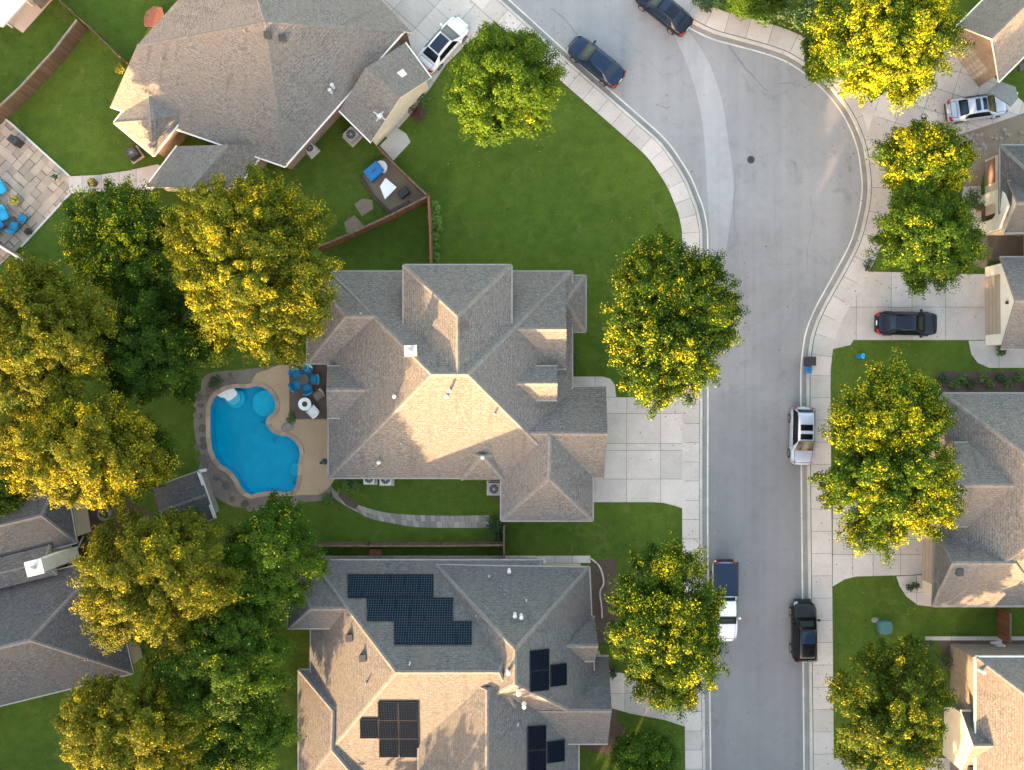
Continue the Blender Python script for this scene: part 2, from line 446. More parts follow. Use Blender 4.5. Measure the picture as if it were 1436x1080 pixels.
def ribbon(mb, pts, w, z, mat=0):
    w = w / M_PX / 2
    ws = [w * random.uniform(.5, 1.3) for _ in pts]
    A = [(p[0] + (q[0] - p[0]) * s, p[1] + (q[1] - p[1]) * s) for p, q, s in zip(pts, offset_line(pts, 1), ws)]
    B = [(p[0] - (q[0] - p[0]) * s, p[1] - (q[1] - p[1]) * s) for p, q, s in zip(pts, offset_line(pts, 1), ws)]
    band(mb, A, B, z, mat)
def wob(pts, a, n=40):
    pts = resample(pts, n); return [(x + random.uniform(-a, a), y + random.uniform(-a, a)) for x, y in pts]
# ================================================================ SETTING

lipW = spline([(440, -245), (580, -120), (720, 5), (795, 73), (860, 130), (900, 165), (933, 195), (955, 225), (970, 250), (979, 272), (986, 290), (991, 314), (993, 350), (993, 560), (993, 775), (997, 1080), (998, 1400)], 5)
lipE = spline([(605, -277), (745, -152), (885, -27), (950, 29), (967, 40), (998, 55), (1034, 65), (1080, 78), (1113, 93), (1151, 123), (1181, 160), (1201, 205), (1208, 250), (1208, 275), (1202, 308), (1191, 343), (1166, 390), (1144, 430), (1130, 465), (1124, 503), (1122.5, 540), (1123.6, 700), (1127, 1080), (1128, 1400)], 5)
lipW = resample(lipW, 150); lipE = resample(lipE, 170)
oW = lambda d: offset_line(lipW, d)
oE = lambda d: offset_line(lipE, -d)
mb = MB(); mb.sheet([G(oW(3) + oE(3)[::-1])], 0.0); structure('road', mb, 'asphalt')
# the paler concrete valley between the street and the bulb of the cul-de-sac
bl = spline([(942, 40), (951, 62), (967, 100), (981, 150), (988, 200), (990.5, 245), (993, 285), (995, 320), (996, 370), (996, 420)], 5)
br = spline([(962, 41), (972, 52), (995, 90), (1012, 140), (1021, 195), (1027, 238), (1028, 275), (1019, 345), (1006, 400), (1000, 440)], 5)
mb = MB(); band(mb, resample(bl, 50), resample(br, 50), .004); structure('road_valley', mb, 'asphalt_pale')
mb = MB()
for nm_pts, w, m in (([(772, 12), (790, 24), (800, 36), (812, 54)], .16, 1), ([(1032, 235), (1031, 262), (1029, 300), (1034, 340)], .07, 0), ([(1136, 275), (1140, 300), (1138, 322), (1133, 350), (1131, 385)], .07, 0),
                    ([(1040, 350), (1046, 420), (1044, 520), (1049, 640)], .05, 1), ([(1020, 60), (1042, 92), (1060, 112), (1075, 128)], .20, 1), ([(920, 146), (935, 152), (941, 148)], .16, 1),
                    ([(1092, 118), (1108, 116), (1118, 120)], .14, 1), ([(1118, 440), (1126, 425), (1132, 412)], .12, 1), ([(1060, 120), (1078, 138), (1098, 131)], .07, 1), ([(1013, 545), (1015, 582)], .12, 1), ([(1010, 700), (1016, 712)], .14, 1),
                    ([(1086, 280), (1092, 420), (1090, 560), (1094, 700)], .04, 1), ([(860, 40), (905, 80), (940, 118)], .05, 1), ([(1010, 900), (1012, 980), (1009, 1079)], .045, 1), ([(1190, 232), (1192, 240)], .25, 1)):
    ribbon(mb, wob(nm_pts, .8, max(8, int(length(nm_pts) / 5))), w * .75, .008, m if w > .08 else 1)
structure('road_cracks', mb, ['tar', 'tar_soft'])
# kerb and gutter, both sides
mb = MB()
for o in (oW, oE):
    band(mb, o(-.6), o(1.4), .012, 1); band(mb, o(1.4), o(8), .008, 0); band(mb, o(8), o(8.7), .10, 2, 0.0); band(mb, o(8.7), o(12.2), .135, 2, 0.0)
structure('gutter', mb, ['concrete_gutter', 'concrete_pale', 'concrete_kerb'])
mb = MB(); strip_slabs(mb, 12.8, 36.5, 27, .13, base=lipW); strip_slabs(mb, -13.2, -41.5, 31, .13, base=lipE)
structure('sidewalk', mb, ['concrete', 'joint_dark'])

# pool outline
pool = [(295.6, 570), (303, 556), (311, 550), (322, 545), (337, 543.5), (350, 544), (360, 541), (372, 544), (383, 554), (388, 567), (385, 578), (375, 587), (375.5, 596), (382, 605), (394, 610.5), (404, 611.5), (415, 619), (422, 632), (419.5, 650), (417.6, 674), (414, 685), (404, 691), (386, 689), (368, 690), (353, 694), (341, 687), (333, 672), (323, 660), (310, 652), (300, 637), (295.6, 615)]
pool_l = spline(pool, 3, True)
def grow(l, d):
    n = len(l); out = []
    for i in range(n):
        a, b = Vector(l[i - 2]), Vector(l[(i + 2) % n]); t = (b - a).normalized(); out.append((l[i][0] + t.y * d, l[i][1] - t.x * d))
    return out
cop_o = grow(pool_l, 5.6)
if abs(area(cop_o)) < abs(area(pool_l)): cop_o = grow(pool_l, -5.6); GS = -1
else: GS = 1

mb = MB(); mb.sheet([[(-900, -900), (900, -900), (900, 900), (-900, 900)], G(grow(pool_l, GS * 5))], -.08); structure('ground', mb, 'grass')
mb = MB()
west = [(700 - 900, -900)] + oW(11) + [(998 - 12, 2600), (-1800, 2600), (-1800, -900)]
mb.sheet([G(west), G(grow(pool_l, GS * 5))], .10)
for a, b in zip(oW(12), oW(12)[1:]):
    pass
east = oE(12) + [(1140, 2600), (3400, 2600), (3400, -900), (500, -900)]
mb.sheet([G(east)], .10); structure('lawn', mb, 'grass')

# flat beds, patios and paths
def flat(name, polys, z, mat, smooth=False):
    mb = MB()
    for p in polys: mb.prism(G(spline(p, 4, True) if smooth else p), .05, z, 0)
    return structure(name, mb, mat)
flat('mulch_bed', [[(826, 786), (862, 784), (866, 800), (864, 900), (840, 902), (826, 860)], [(1312, 521), (1500, 521), (1500, 556), (1312, 556)], [(1312, 896), (1480, 896), (1480, 918), (1322, 918)],
                   [(844, 930), (858, 930), (866, 1010), (880, 1030), (866, 1060), (815, 1048)], [(792, 520), (806, 520), (806, 545), (792, 545)],
                   [(1268, 806), (1292, 806), (1294, 826), (1280, 832)], [(684, 672), (706, 672), (706, 700), (690, 698)], [(100, 700), (160, 690), (215, 720), (200, 800), (105, 790)], [(1392, 485), (1440, 488), (1440, 500), (1396, 496)]], .108, 'mulch')
flat('dirt', [[(507, 250), (524, 276), (548, 300), (602, 281), (546, 220), (526, 228)], [(497, 287), (508, 279), (522, 281), (524, 293), (508, 304)], [(483, 312), (497, 302), (512, 318), (499, 331), (486, 326)],
              [(1338, 190), (1360, 178), (1440, 160), (1440, 212), (1404, 212), (1382, 230), (1374, 262), (1352, 262), (1336, 225)], [(1368, 330), (1385, 326), (1384, 378), (1362, 372)], [(1362, 488), (1440, 488), (1440, 484), (1362, 484)]], .11, 'dirt')
fl = spline([(284, 532), (300, 522), (345, 518), (400, 512), (412, 520), (462, 520), (464, 690), (476, 684), (470, 698), (440, 703), (400, 706), (345, 712), (318, 706), (296, 690), (280, 664), (283, 640), (276, 620), (272, 590), (276, 575), (271, 556), (282, 548)], 3, True)
mb = MB(); mb.sheet([G(fl), G(grow(pool_l, GS * 5))], .114)
for k in range(130):                                                       # irregular flags set on the bed beside the coping
    i = random.randrange(40, len(pool_l)) if k % 3 else random.randrange(0, 12)
    c = grow(pool_l, GS * random.uniform(10, 20))[i]; r = random.uniform(3.2, 6.5); a0 = random.random() * 6
    pts = [(c[0] + r * random.uniform(.75, 1.15) * math.cos(a0 + t * math.pi / 3), c[1] + r * random.uniform(.75, 1.15) * math.sin(a0 + t * math.pi / 3)) for t in range(6)]
    if c[0] < 372 or c[1] > 690: mb.prism(G(pts), .10, .124 + k * .0002, 1)
structure('flagstone_paving', mb, ['flagstone', 'flagstone'])
# tan pool deck: along the coping on the right, out to the house
ci = [p for p in cop_o]
i0 = min(range(len(ci)), key=lambda i: math.dist(ci[i], (352, 537))); i1 = min(range(len(ci)), key=lambda i: math.dist(ci[i], (410, 697)))
run = [ci[(i0 + k) % len(ci)] for k in range((i1 - i0) % len(ci) + 1)]
deck = run + [(425, 694), (446, 694), (458, 688), (466, 678), (470, 671), (470, 588), (406.5, 588), (406.5, 512), (392, 512), (360, 524)]
mb = MB(); mb.prism(G(deck), .08, .16, 0); structure('pool_deck', mb, 'concrete_tan')
mb = MB()
slabs(mb, [(407, 508), (475, 508), (475, 587), (407, 587)], rng(407, 475, 8), rng(508, 587, 8), .165, 0, .012); structure('patio', mb, ['patio_dark', 'joint_dark'])
# curved stone walk south of the middle house
pa = spline([(463, 679), (474, 692), (492, 703), (515, 712), (545, 719), (585, 722), (640, 723), (686, 722)], 6); pb = spline([(467, 697), (480, 706), (498, 716), (520, 727), (548, 733), (585, 739), (640, 740), (686, 740)], 6)
mb = MB()
A, B = resample(pa, 38), resample(pb, 38); Mi = [((a[0] * .5 + b[0] * .5), (a[1] * .5 + b[1] * .5)) for a, b in zip(A, B)]
strip_slabs(mb, A, Mi, 7, .125, .03); strip_slabs(mb, Mi, B, 8.3, .125, .03)
structure('garden_path', mb, ['path_stone', 'joint_dark'])
flat('path_patch', [[(474, 694), (484, 692), (503, 708), (499, 714), (486, 708)]], .138, 'mulch')

mb = MB()
slabs(mb, [(776, 528), (845, 528), (856, 531.5), (862, 540), (864, 557), (960, 557), (960, 714), (946, 709), (930, 705), (915, 704), (776, 704)], [776, 834, 878.6, 926, 960], [528, 557, 580, 622, 631.5, 671.6, 716], .119)
slabs(mb, [(1212, 381), (1383, 385), (1383, 477), (1196, 477), (1192, 484), (1166, 490), (1158, 474), (1168, 452), (1188, 420)], [1150, 1200, 1249, 1278, 1325, 1384], [380, 431, 492], .119)
slabs(mb, [(1208, 158), (1226, 140), (1290, 96), (1336, 56), (1396, 112), (1436, 146), (1440, 158), (1352, 187), (1290, 200), (1238, 203), (1223, 208), (1218, 190)], rng(1150, 1440, 32), rng(-350, -160, 32), .136, R(18))
slabs(mb, [(1167, 690), (1312, 690), (1312, 802), (1276, 806), (1200, 808), (1184, 812), (1167, 822)], [1166, 1195, 1223.5, 1262, 1312], [690, 727, 756, 777.5, 823], .119)
slabs(mb, [(1168, 1062), (1345, 1062), (1345, 1200), (1168, 1200)], [1166, 1200, 1240, 1280, 1345], [1062, 1100, 1140, 1200], .119)
slabs(mb, [(430, -190), (590, -150), (700, -42), (690, 22), (693, 33), (655, 62), (625, 92), (604, 124), (572, 166), (545, 195), (500, 160)], rng(140, 620, 40), rng(-640, -200, 40), .119, R(42))
slabs(mb, [(533, 205), (557, 180), (570, 188), (576, 200), (552, 226)], [200, 300], [480, 600], .128, R(-45))
structure('driveway', mb, ['concrete', 'joint_dark'])
mb = MB()
slabs(mb, [(848, 938), (900, 950), (960, 988), (960, 1018), (932, 1009), (884, 1000), (856, 992)], rng(848, 960, 28), [930, 972, 1020], .12)
slabs(mb, [(1357, 478), (1440, 478), (1440, 516), (1386, 516), (1370, 509), (1361, 497)], [1350, 1400, 1440], [470, 520], .12)
slabs(mb, [(1256, 808), (1292, 806), (1312, 836), (1312, 851), (1286, 848), (1270, 836), (1261, 822)], [1250, 1284, 1320], [800, 830, 855], .12)
slabs(mb, [(97, 248), (140, 246), (180, 240), (222, 231), (236, 240), (214, 268), (190, 266), (99, 272)], [97, 116, 143, 168, 192, 240], [225, 280], .13)
slabs(mb, [(1296, 892), (1480, 892), (1480, 897.5), (1296, 897.5)], rng(1296, 1480, 40), [890, 900], .12)
slabs(mb, [(1350, 262), (1374, 262), (1378, 330), (1358, 318), (1346, 290)], [1340, 1380], [255, 290, 335], .12)
slabs(mb, [(450, 779), (828, 779), (828, 789), (450, 789)], rng(450, 828, 25), [770, 795], .12)
structure('footpath', mb, ['concrete', 'joint_dark'])
mb = MB()
slabs(mb, [(-160, 60), (20, 178), (97, 249), (100, 271), (30, 346), (-140, 500)], rng(-400, 400, 11.5), rng(-200, 400, 11.5), .125, R(43), .035, 0, 1, .8)
structure('stone_patio', mb, ['paver', 'joint_dark'])
mb = MB()
for a, b in (((16, 175), (98, 249)), ((99, 271), (30, 346)), ((-60, 120), (16, 175))):
    n = Vector((b[1] - a[1], a[0] - b[0])).normalized() * 2.6
    mb.prism(G([a, b, (b[0] + n.x, b[1] + n.y), (a[0] + n.x, a[1] + n.y)]), .05, .19, 0)
structure('patio_edging', mb, 'concrete_pale')
flat('patio_slab', [[(-60, 90), (11, 31), (33, 47), (77, -2), (120, -60), (0, -60)]], .125, 'pink_slab')
flat('courtyard', [[(1383, 322), (1440, 322), (1440, 366), (1383, 366)]], .125, 'patio_dark')

# pool
pr = thing('swimming_pool', P(355, 620), 'freeform blue swimming pool with tan stone coping beside the tan deck', 'swimming pool')
mb = MB(); lp = G(pool_l)
if area(lp) < 0: lp = lp[::-1]
mb.sheet([lp], -1.25, 0)
for a, b in zip(lp, lp[1:] + lp[:1]): mb.face([(*a, -1.25), (*a, .15), (*b, .15), (*b, -1.25)], 0)
mb.build('basin', 'pool_plaster', pr)
mb = MB(); mb.sheet([lp], .02); mb.build('water', 'pool_water', pr)
mb = MB(); n = len(pool_l); ins = G(grow(pool_l, -GS * .6)); out = G(grow(pool_l, GS * 5.6))
for k in range(0, n, 2):
    j = min(k + 2, n) % n; q = [ins[k], ins[j], out[j], out[k]]
    cen = sum((Vector(p) for p in q), Vector((0, 0))) / 4; q = [cen + (Vector(p) - cen) * .985 for p in q]
    ar = area(q); q = q[::-1] if ar < 0 else q
    mb.hexa([(*p, .06) for p in q], [(*p, .185) for p in q])
mb.build('coping', 'coping', pr)
def ellipse(c, rx, ry, a=0, n=24, a0=0, a1=2 * math.pi):
    out = []
    for k in range(n + 1):
        t = a0 + (a1 - a0) * k / n; x, y = rx * math.cos(t), ry * math.sin(t)
        out.append((c[0] + x * math.cos(a) - y * math.sin(a), c[1] + x * math.sin(a) + y * math.cos(a)))
    return out
mb = MB(); mb.prism(G(ellipse((368, 566), 18.5, 18.5)[:-1]), -1.24, -.75, 0); mb.build('sun_shelf', 'pool_shelf', pr)
for k, (r, z) in enumerate(((17, -.55), (11.5, -.22))):
    mb = MB(); mb.prism(G([p for p in ellipse((325, 557), r * .85, r, R(-35))[:-1] if p[1] > 545.5]), -1.24, z, 0); mb.build('pool_step', 'pool_shelf' if k == 0 else 'pool_step', pr)
mb = MB(); mb.prism(G(spline([(304, 553), (310, 550), (316, 546), (321, 541.5), (328, 545), (333, 552), (328, 558), (320, 562), (315, 558), (309, 557)], 4, True)), -.3, .05, 0); mb.build('tanning_ledge', 'plastic_white', pr)
mb = MB(); mb.prism(G(ellipse((410, 660), 7, 9)[:-1]), -1.24, -.9, 0); mb.build('swim_ledge', 'pool_shelf', pr)
mb = MB()
for c, r in (((366, 592), 7), ((379, 618), 5), ((408, 679), 5)):
    for k in range(16):
        x, y = c[0] + random.gauss(0, r * .5), c[1] + random.gauss(0, r * .4); s = random.uniform(.4, 1.1)
        mb.face([(*P(x - s, y).xy, -1.235 + k * .002), (*P(x, y + s).xy, -1.235 + k * .002), (*P(x + s, y).xy, -1.235 + k * .002), (*P(x, y - s).xy, -1.235 + k * .002)])
tag(mb.build('sunken_leaves', 'leaf_debris', pr), kind='stuff')

# manhole
t = thing('manhole_cover', P(1053, 224, .004), 'round dark iron manhole cover set in the grey road', 'manhole cover')
mb = MB(); c = P(1053, 224); mb.cyl(c, .28, .004, .022, 28); 
for k in range(-3, 4): mb.box((c.x, c.y + k * .07, .022), (.42 - abs(k) * .06, .03, .008))
mb.build('lid', 'metal_dark', t); mb = MB(); mb.cyl(c, .33, .002, .014, 28); mb.build('frame', 'tar_soft', t)
# ================================================================ HOUSES
def on_plane(px, py, a, b, c, lift=0.0):
    """where the view ray through a photo pixel meets the roof plane abc"""
    n = (b - a).cross(c - a).normalized()
    if n.z < 0: n = -n
    o = Vector((0, 0, HC)); d = P(px, py, 0) - o
    return o + d * ((a - o).dot(n) / d.dot(n)) + n * lift, n
class House:
    def __init__(s, name, base, label, shingle='shingle_brown', ridge='ridge_brown', wall='stucco_cream', fascia='gutter_pale', gablewall=None):
        s.t = thing(name, P(*base), label, 'house'); s.rf, s.fa, s.wa = MB(), MB(), MB()
        s.mats = (shingle, ridge, wall, fascia); s.gw = gablewall or wall; s.k = 0
    def cap(s, p, q, w=.15, h=.035):
        p, q = Vector(p), Vector(q); d = q - p
        if d.length < .2: return
        n = Vector((-d.y, d.x, 0)).normalized() * w
        up = Vector((0, 0, h)); dn = Vector((0, 0, -.05))
        for a, b in ((n, 1), (-n, -1)):
            f = [p + up, q + up, q + a + dn, p + a + dn]
            s.rf.face(f if b < 0 else f[::-1], 1)
    def gutter(s, p, q):
        p, q = Vector(p), Vector(q); d = (q - p); d.z = 0
        if d.length < .1: return
        d.normalize(); n = Vector((d.y, -d.x, 0))            # outward for ccw outline
        o = n * .10; dz = Vector((0, 0, .15)); e = d * .02
        b = [p - dz - e, p - dz + o - e, q - dz + o + e, q - dz + e]
        lift = Vector((0, 0, .135))
        s.fa.hexa([b[0], b[1], b[2], b[3]], [x + lift for x in b])
    def block(s, corners, ridge, gable=(False, False), inset=.38, wall=True, drop=True, gut=True, zb=0.0):
        """corners a,b,c,d with (px,py,z); ridge r1 (beside edge d-a) and r2 (beside edge b-c)"""
        a, b, c, d = (P(*p) for p in corners); r1, r2 = (P(*p) for p in ridge)
        if area([p.xy for p in (a, b, c, d)]) < 0: a, b, c, d = b, a, d, c; r1, r2 = r2, r1; gable = gable[::-1]
        # after the swap a-b-r?.. keep: slopes are a-b and c-d, ends are d-a (r1) and b-c (r2)
        s.rf.face([a, b, r2, r1]); s.rf.face([c, d, r1, r2])
        if not gable[0]: s.rf.face([d, a, r1])
        if not gable[1]: s.rf.face([b, c, r2])
        s.cap(r1, r2)
        if not gable[0]: s.cap(a, r1); s.cap(d, r1)
        if not gable[1]: s.cap(b, r2); s.cap(c, r2)
        t = Vector((0, 0, -.17)); lo = lambda x: x + t
        edges = [(a, b), (c, d)]
        s.fa.face([lo(r1), lo(r2), lo(b), lo(a)]); s.fa.face([lo(r2), lo(r1), lo(d), lo(c)])
        for g, (p, q, r) in zip(gable, ((d, a, r1), (b, c, r2))):
            if g: s.fa.face([lo(p), lo(r), r, p]); s.fa.face([lo(r), lo(q), q, r])
            else: edges.append((p, q)); s.fa.face([lo(r), lo(q), lo(p)])
        for p, q in edges:
            s.fa.face([lo(p), lo(q), q, p])
            if gut: s.gutter(p, q)
        if wall:
            s.k += 1; ins = inset + s.k * .003
            e1, e2 = (b - a).normalized(), (c - d).normalized(); f1, f2 = (d - a).normalized(), (c - b).normalized()
            for v in (e1, e2, f1, f2): v.z = 0
            A, B, C, D = a + (e1 + f1) * ins, b + (-e1 + f2) * ins, c - (e2 + f2) * ins, d + (e2 - f1) * ins
            cor = [A, B, C, D]; src = [a, b, c, d]
            top = [Vector((p.x, p.y, q.z - .12)) for p, q in zip(cor, src)]
            bot = [Vector((p.x, p.y, zb)) for p in cor]
            for i in range(4):
                j = (i + 1) % 4; g = (i == 3 and gable[0]) or (i == 1 and gable[1]); mi = 1 if g else 0
                s.wa.face([bot[i], bot[j], top[j], top[i]], mi)
                if g:
                    r = r1 if i == 3 else r2; dirn = (r2 - r1).normalized() * ins * (1 if i == 3 else -1)
                    ap = Vector((r.x + dirn.x, r.y + dirn.y, r.z - .14)); s.wa.face([top[i], top[j], ap], 1)
            return cor
    def poly(s, faces, caps=(), eaves=(), walls=()):
        """a free roof: faces of (px,py,z), eaves to be guttered, wall lines"""
        for f in faces:
            pts = [P(*p) for p in f]
            if area([p.xy for p in pts]) < 0: pts = pts[::-1]
            s.rf.face(pts)
            low = [p + Vector((0, 0, -.17)) for p in pts]; s.fa.face(low[::-1])
        for p, q in caps: s.cap(P(*p), P(*q))
        for p, q, g in eaves:
            a, b = P(*p), P(*q); t = Vector((0, 0, -.2)); s.fa.face([a + t, b + t, b, a])
            if g: s.gutter(a, b)
        for w in walls:
            for p, q in zip(w, w[1:]):
                a, b = P(*p), P(*q); s.wa.face([(a.x, a.y, 0), (b.x, b.y, 0), b, a], 0)
    def part(s, name, mb, mat, label=None):
        o = mb.build(name, mat, s.t)
        if label: o['label'] = label
        return o
    def vent(s, px, py, plane, kind=0):
        p, n = on_plane(px, py, *[P(*q) for q in plane]); mb = MB()
        if kind == 0:      # plumbing stack
            mb.cyl((p.x, p.y), .11, p.z - .12, p.z + .06, 12, 0, .08); mb.cyl((p.x, p.y), .05, p.z + .06, p.z + .38, 10); s.part('roof_vent', mb, 'metal_grey')
        elif kind == 1:    # low box vent
            mb.box((p.x, p.y, p.z - .14), (.42, .42, .34), .1, 0, .8); mb.box((p.x, p.y, p.z + .19), (.50, .50, .07), .1); s.part('roof_vent', mb, 'metal_dark')
        elif kind == 2:    # pale flue
            mb.cyl((p.x, p.y), .16, p.z - .15, p.z + .1, 14, 0, .10); mb.cyl((p.x, p.y), .085, p.z + .1, p.z + .5, 12); mb.cyl((p.x, p.y), .15, p.z + .5, p.z + .58, 12, 0, .04); s.part('roof_vent', mb, 'metal_pale')
    def solar(s, px, py, w, h, plane, mat='solar_blue', skew=(0, 0)):
        cs = [(px, py), (px + w, py), (px + w, py + h), (px, py + h)]; pl = [P(*q) for q in plane]
        cs = [(x + skew[0] * (y - py), y + skew[1] * (x - px)) for x, y in cs]
        mid = (sum(c[0] for c in cs) / 4, sum(c[1] for c in cs) / 4)
        shr = lambda k: [(mid[0] + (x - mid[0]) * k, mid[1] + (y - mid[1]) * k) for x, y in cs]
        top = [on_plane(x, y, *pl, .12)[0] for x, y in shr(.996)]; bot = [on_plane(x, y, *pl, .07)[0] for x, y in shr(.996)]
        inn = [on_plane(x, y, *pl, .124)[0] for x, y in shr(.94)]
        if area([p.xy for p in top]) < 0: top, bot, inn = top[::-1], bot[::-1], inn[::-1]
        mb = MB(); mb.hexa(bot, top); o = s.part('solar_panel', mb, 'panel_frame')
        mb = MB(); mb.face(inn); mb.build('cells', mat, o, ORG[s.t.name])
    def chimney(s, px, py, ztop, size, mat, rot=0.0, cap='metal_pale', zb=2.5):
        p = P(px, py, ztop); mb = MB(); mb.box((p.x, p.y, zb), (size[0], size[1], ztop - zb), rot)
        o = s.part('chimney', mb, mat); mb = MB(); mb.box((p.x, p.y, ztop), (size[0] + .16, size[1] + .16, .1), rot); mb.build('chimney_cap', cap, o, ORG[s.t.name])
        mb = MB(); mb.cyl((p.x, p.y), .16, ztop + .1, ztop + .34, 14, 0, .14); mb.cyl((p.x, p.y), .22, ztop + .38, ztop + .43, 14, 0, .05); mb.build('flue', 'metal_grey', o, ORG[s.t.name])
    def opening(s, p, q, z0, z1, kind='window', mat='window_glass', t0=0, t1=1, proud=.03):
        """a window / door / garage door on the wall line p-q (world xy, wall on the left hand going p->q seen from outside)"""
        p, q = Vector(p[:2]), Vector(q[:2]); d = (q - p); a, b = p + d * t0, p + d * t1; d.normalize(); n = Vector((d.y, -d.x))
        def bx(a, b, za, zb, o0, o1):
            m = MB(); A, B = a + n * o0, b + n * o0; C, D = b + n * o1, a + n * o1
            m.hexa([(*A, za), (*D, za), (*C, za), (*B, za)][::-1], [(*A, zb), (*D, zb), (*C, zb), (*B, zb)][::-1]); return m
        if kind == 'window':
            m = MB(); e = d * .09
            for x in (bx(a, b, z0, z0 + .09, -.05, proud + .05), bx(a, b, z1 - .09, z1, -.05, proud + .03), bx(a, a + e, z0 + .09, z1 - .09, -.05, proud + .03), bx(b - e, b, z0 + .09, z1 - .09, -.05, proud + .03), bx((a + b) / 2 - e / 3, (a + b) / 2 + e / 3, z0 + .09, z1 - .09, -.05, proud + .02)):
                k = len(m.v); m.v += x.v; m.f += [tuple(i + k for i in f) for f in x.f]; m.m += x.m; m.uv += x.uv; m.sm += x.sm
            o = s.part('window', m, 'window_frame'); bx(a + e, b - e, z0 + .09, z1 - .09, -.05, proud).build('pane', mat, o, ORG[s.t.name])
        else:
            m = bx(a, b, z0, z1, -.05, proud); o = s.part(kind, m, mat)
            if kind == 'garage_door':
                m = MB()
                for k in range(1, 4):
                    z = z0 + (z1 - z0) * k / 4; x = bx(a, b, z - .012, z + .012, proud, proud + .012); i = len(m.v); m.v += x.v; m.f += [tuple(j + i for j in f) for f in x.f]; m.m += x.m; m.uv += x.uv; m.sm += x.sm
                m.build('panel_seam', 'timber_grey', o, ORG[s.t.name])
            else:
                c = a + (b - a) * .85 + n * (proud + .05); m = MB(); m.box((c.x, c.y, (z0 + z1) / 2), (.06, .06, .12)); m.build('handle', 'metal_dark', o, ORG[s.t.name])
    def done(s):
        s.rf.build('roof', [s.mats[0], s.mats[1]], s.t); s.fa.build('fascia', s.mats[3], s.t); s.wa.build('wall', [s.mats[2], s.gw], s.t)

# ---- middle house (pool house)
h = House('house', (640, 540), 'brown shingle hip roofed house in the middle beside the blue pool', 'shingle_brown', 'ridge_brown', 'brick_tan')
ZE, ZR = 3.2, 7.4
main = [(461, 670, ZE), (802, 670, ZE), (802, 381, ZE), (461, 381, ZE)]; mr = [(605, 525, ZR), (656, 525, ZR)]
wm = h.block(main, mr)
h.block([(431, 509.5, 3.12), (540, 509.5, 3.12), (540, 383, 3.12), (431, 383, 3.12)], [(484, 444, 5.15), (525, 444, 5.15)], (False, True))
h.block([(566, 532, 5.4), (566, 372, 5.4), (717, 372, 5.4), (717, 532, 5.4)], [(642, 524, 7.38), (642, 444, 7.38)])
h.block([(700, 517, 3.85), (794, 517, 3.85), (794, 385.5, 3.2), (700, 385.5, 3.2)], [(700, 462, 5.45), (794.5, 462, 5.45)], (True, True))
h.block([(760, 465, 2.9), (821, 465, 2.9), (821, 387, 2.9), (760, 387, 2.9)], [(740, 424, 4.02), (793, 424, 4.02)], (True, False))
h.block([(730, 561, 4.75), (781, 561, 4.75), (781, 514, 4.75), (730, 514, 4.75)], [(718, 538, 5.5), (782, 538, 5.5)], (True, True), wall=True)
gw = h.block([(720, 671.5, 3.1), (847, 670, 3.1), (850, 543, 3.1), (720, 543, 3.1)], [(736, 608, 5.0), (852, 608.5, 5.0)], (True, True))
h.block([(703, 608, 3.15), (703, 730, 3.15), (831, 730, 3.15), (831, 608, 3.15)], [(771, 611, 5.05), (770, 671, 5.05)], (True, False))
h.block([(459, 586, 3.7), (520, 586, 3.7), (520, 514, 3.7), (459, 514, 3.7)], [(457.5, 547, 4.78), (514, 547, 4.78)], (True, True), inset=.3)
h.block([(646, 673, 3.2), (707, 673, 3.2), (700, 636, 3.9), (654, 636, 3.9)], [(676, 640, 4.55), (678, 640, 4.55)], wall=False, gut=False)
NPL = (main[3], main[2], mr[0]); SPL = (main[0], main[1], mr[0]); WPL = (main[0], main[3], mr[0]); EPL = ((802, 670, ZE), (802, 381, ZE), (656, 525, ZR))
h.chimney(576, 492, 7.0, (.72, .62), 'metal_pale', .05)
for x, y, pl, k in ((631, 548, SPL, 2), (627, 556, SPL, 2), (554, 556, WPL, 2), (528, 653, SPL, 0), (532, 648, SPL, 2), (677, 641, SPL, 2), (694, 580, SPL, 0), (506, 440, NPL, 0), (562, 622, SPL, 0), (652, 456, EPL, 1)): h.vent(x, y, pl, k)
A, B, C, D = wm
for t0 in (.10, .28, .52): h.opening(A, B, .9, 2.3, 'window', t0=t0, t1=t0 + .06)
h.opening(D, A, .2, 2.3, 'window', t0=.62, t1=.72); h.opening(D, A, .2, 2.3, 'window', t0=.75, t1=.85)
A, B, C, D = gw; h.opening(B, C, .13, 2.3, 'garage_door', 'garage_panel', .2, .8)
h.done()

# ---- house with the solar panels
h = House('house', (640, 940), 'grey shingle house with dark solar panels on its roof', 'shingle_grey', 'ridge_grey', 'brick_tan')
mn = [(436, 1085, 3.2), (760, 1085, 3.2), (760, 786, 3.2), (436, 786, 3.2)]; mr = [(555, 943, 7.75), (700, 943, 7.75)]
wm = h.block(mn, mr)
NPL = (mn[3], mn[2], mr[0]); SPL = (mn[0], mn[1], mr[0])
h.block([(404, 881, 4.3), (492, 881, 4.3), (492, 788, 3.15), (404, 788, 3.15)], [(435, 854, 5.12), (487, 854, 5.12)], (False, True), inset=.3)
h.block([(419, 1110, 3.1), (419, 940, 3.1), (514, 940, 3.1), (514, 1110, 3.1)], [(465, 1052, 4.7), (467, 997, 4.7)])
ne = [(612, 1015, 3.4), (612, 793, 3.4), (826, 796, 3.6), (836, 1015, 3.6)]; nr = [(722, 960, 8.05), (722, 911, 8.05)]
h.block(ne, nr)
h.block([(755, 927, 4.15), (834, 927, 4.15), (834, 866, 3.6), (755, 866, 3.6)], [(765, 906, 5.15), (839, 906, 5.15)], (True, True))
h.block([(740, 1043, 3.9), (852, 1043, 3.9), (853, 921, 3.0), (740, 921, 3.0)], [(740, 997, 5.2), (858, 997, 5.2)], (True, True))
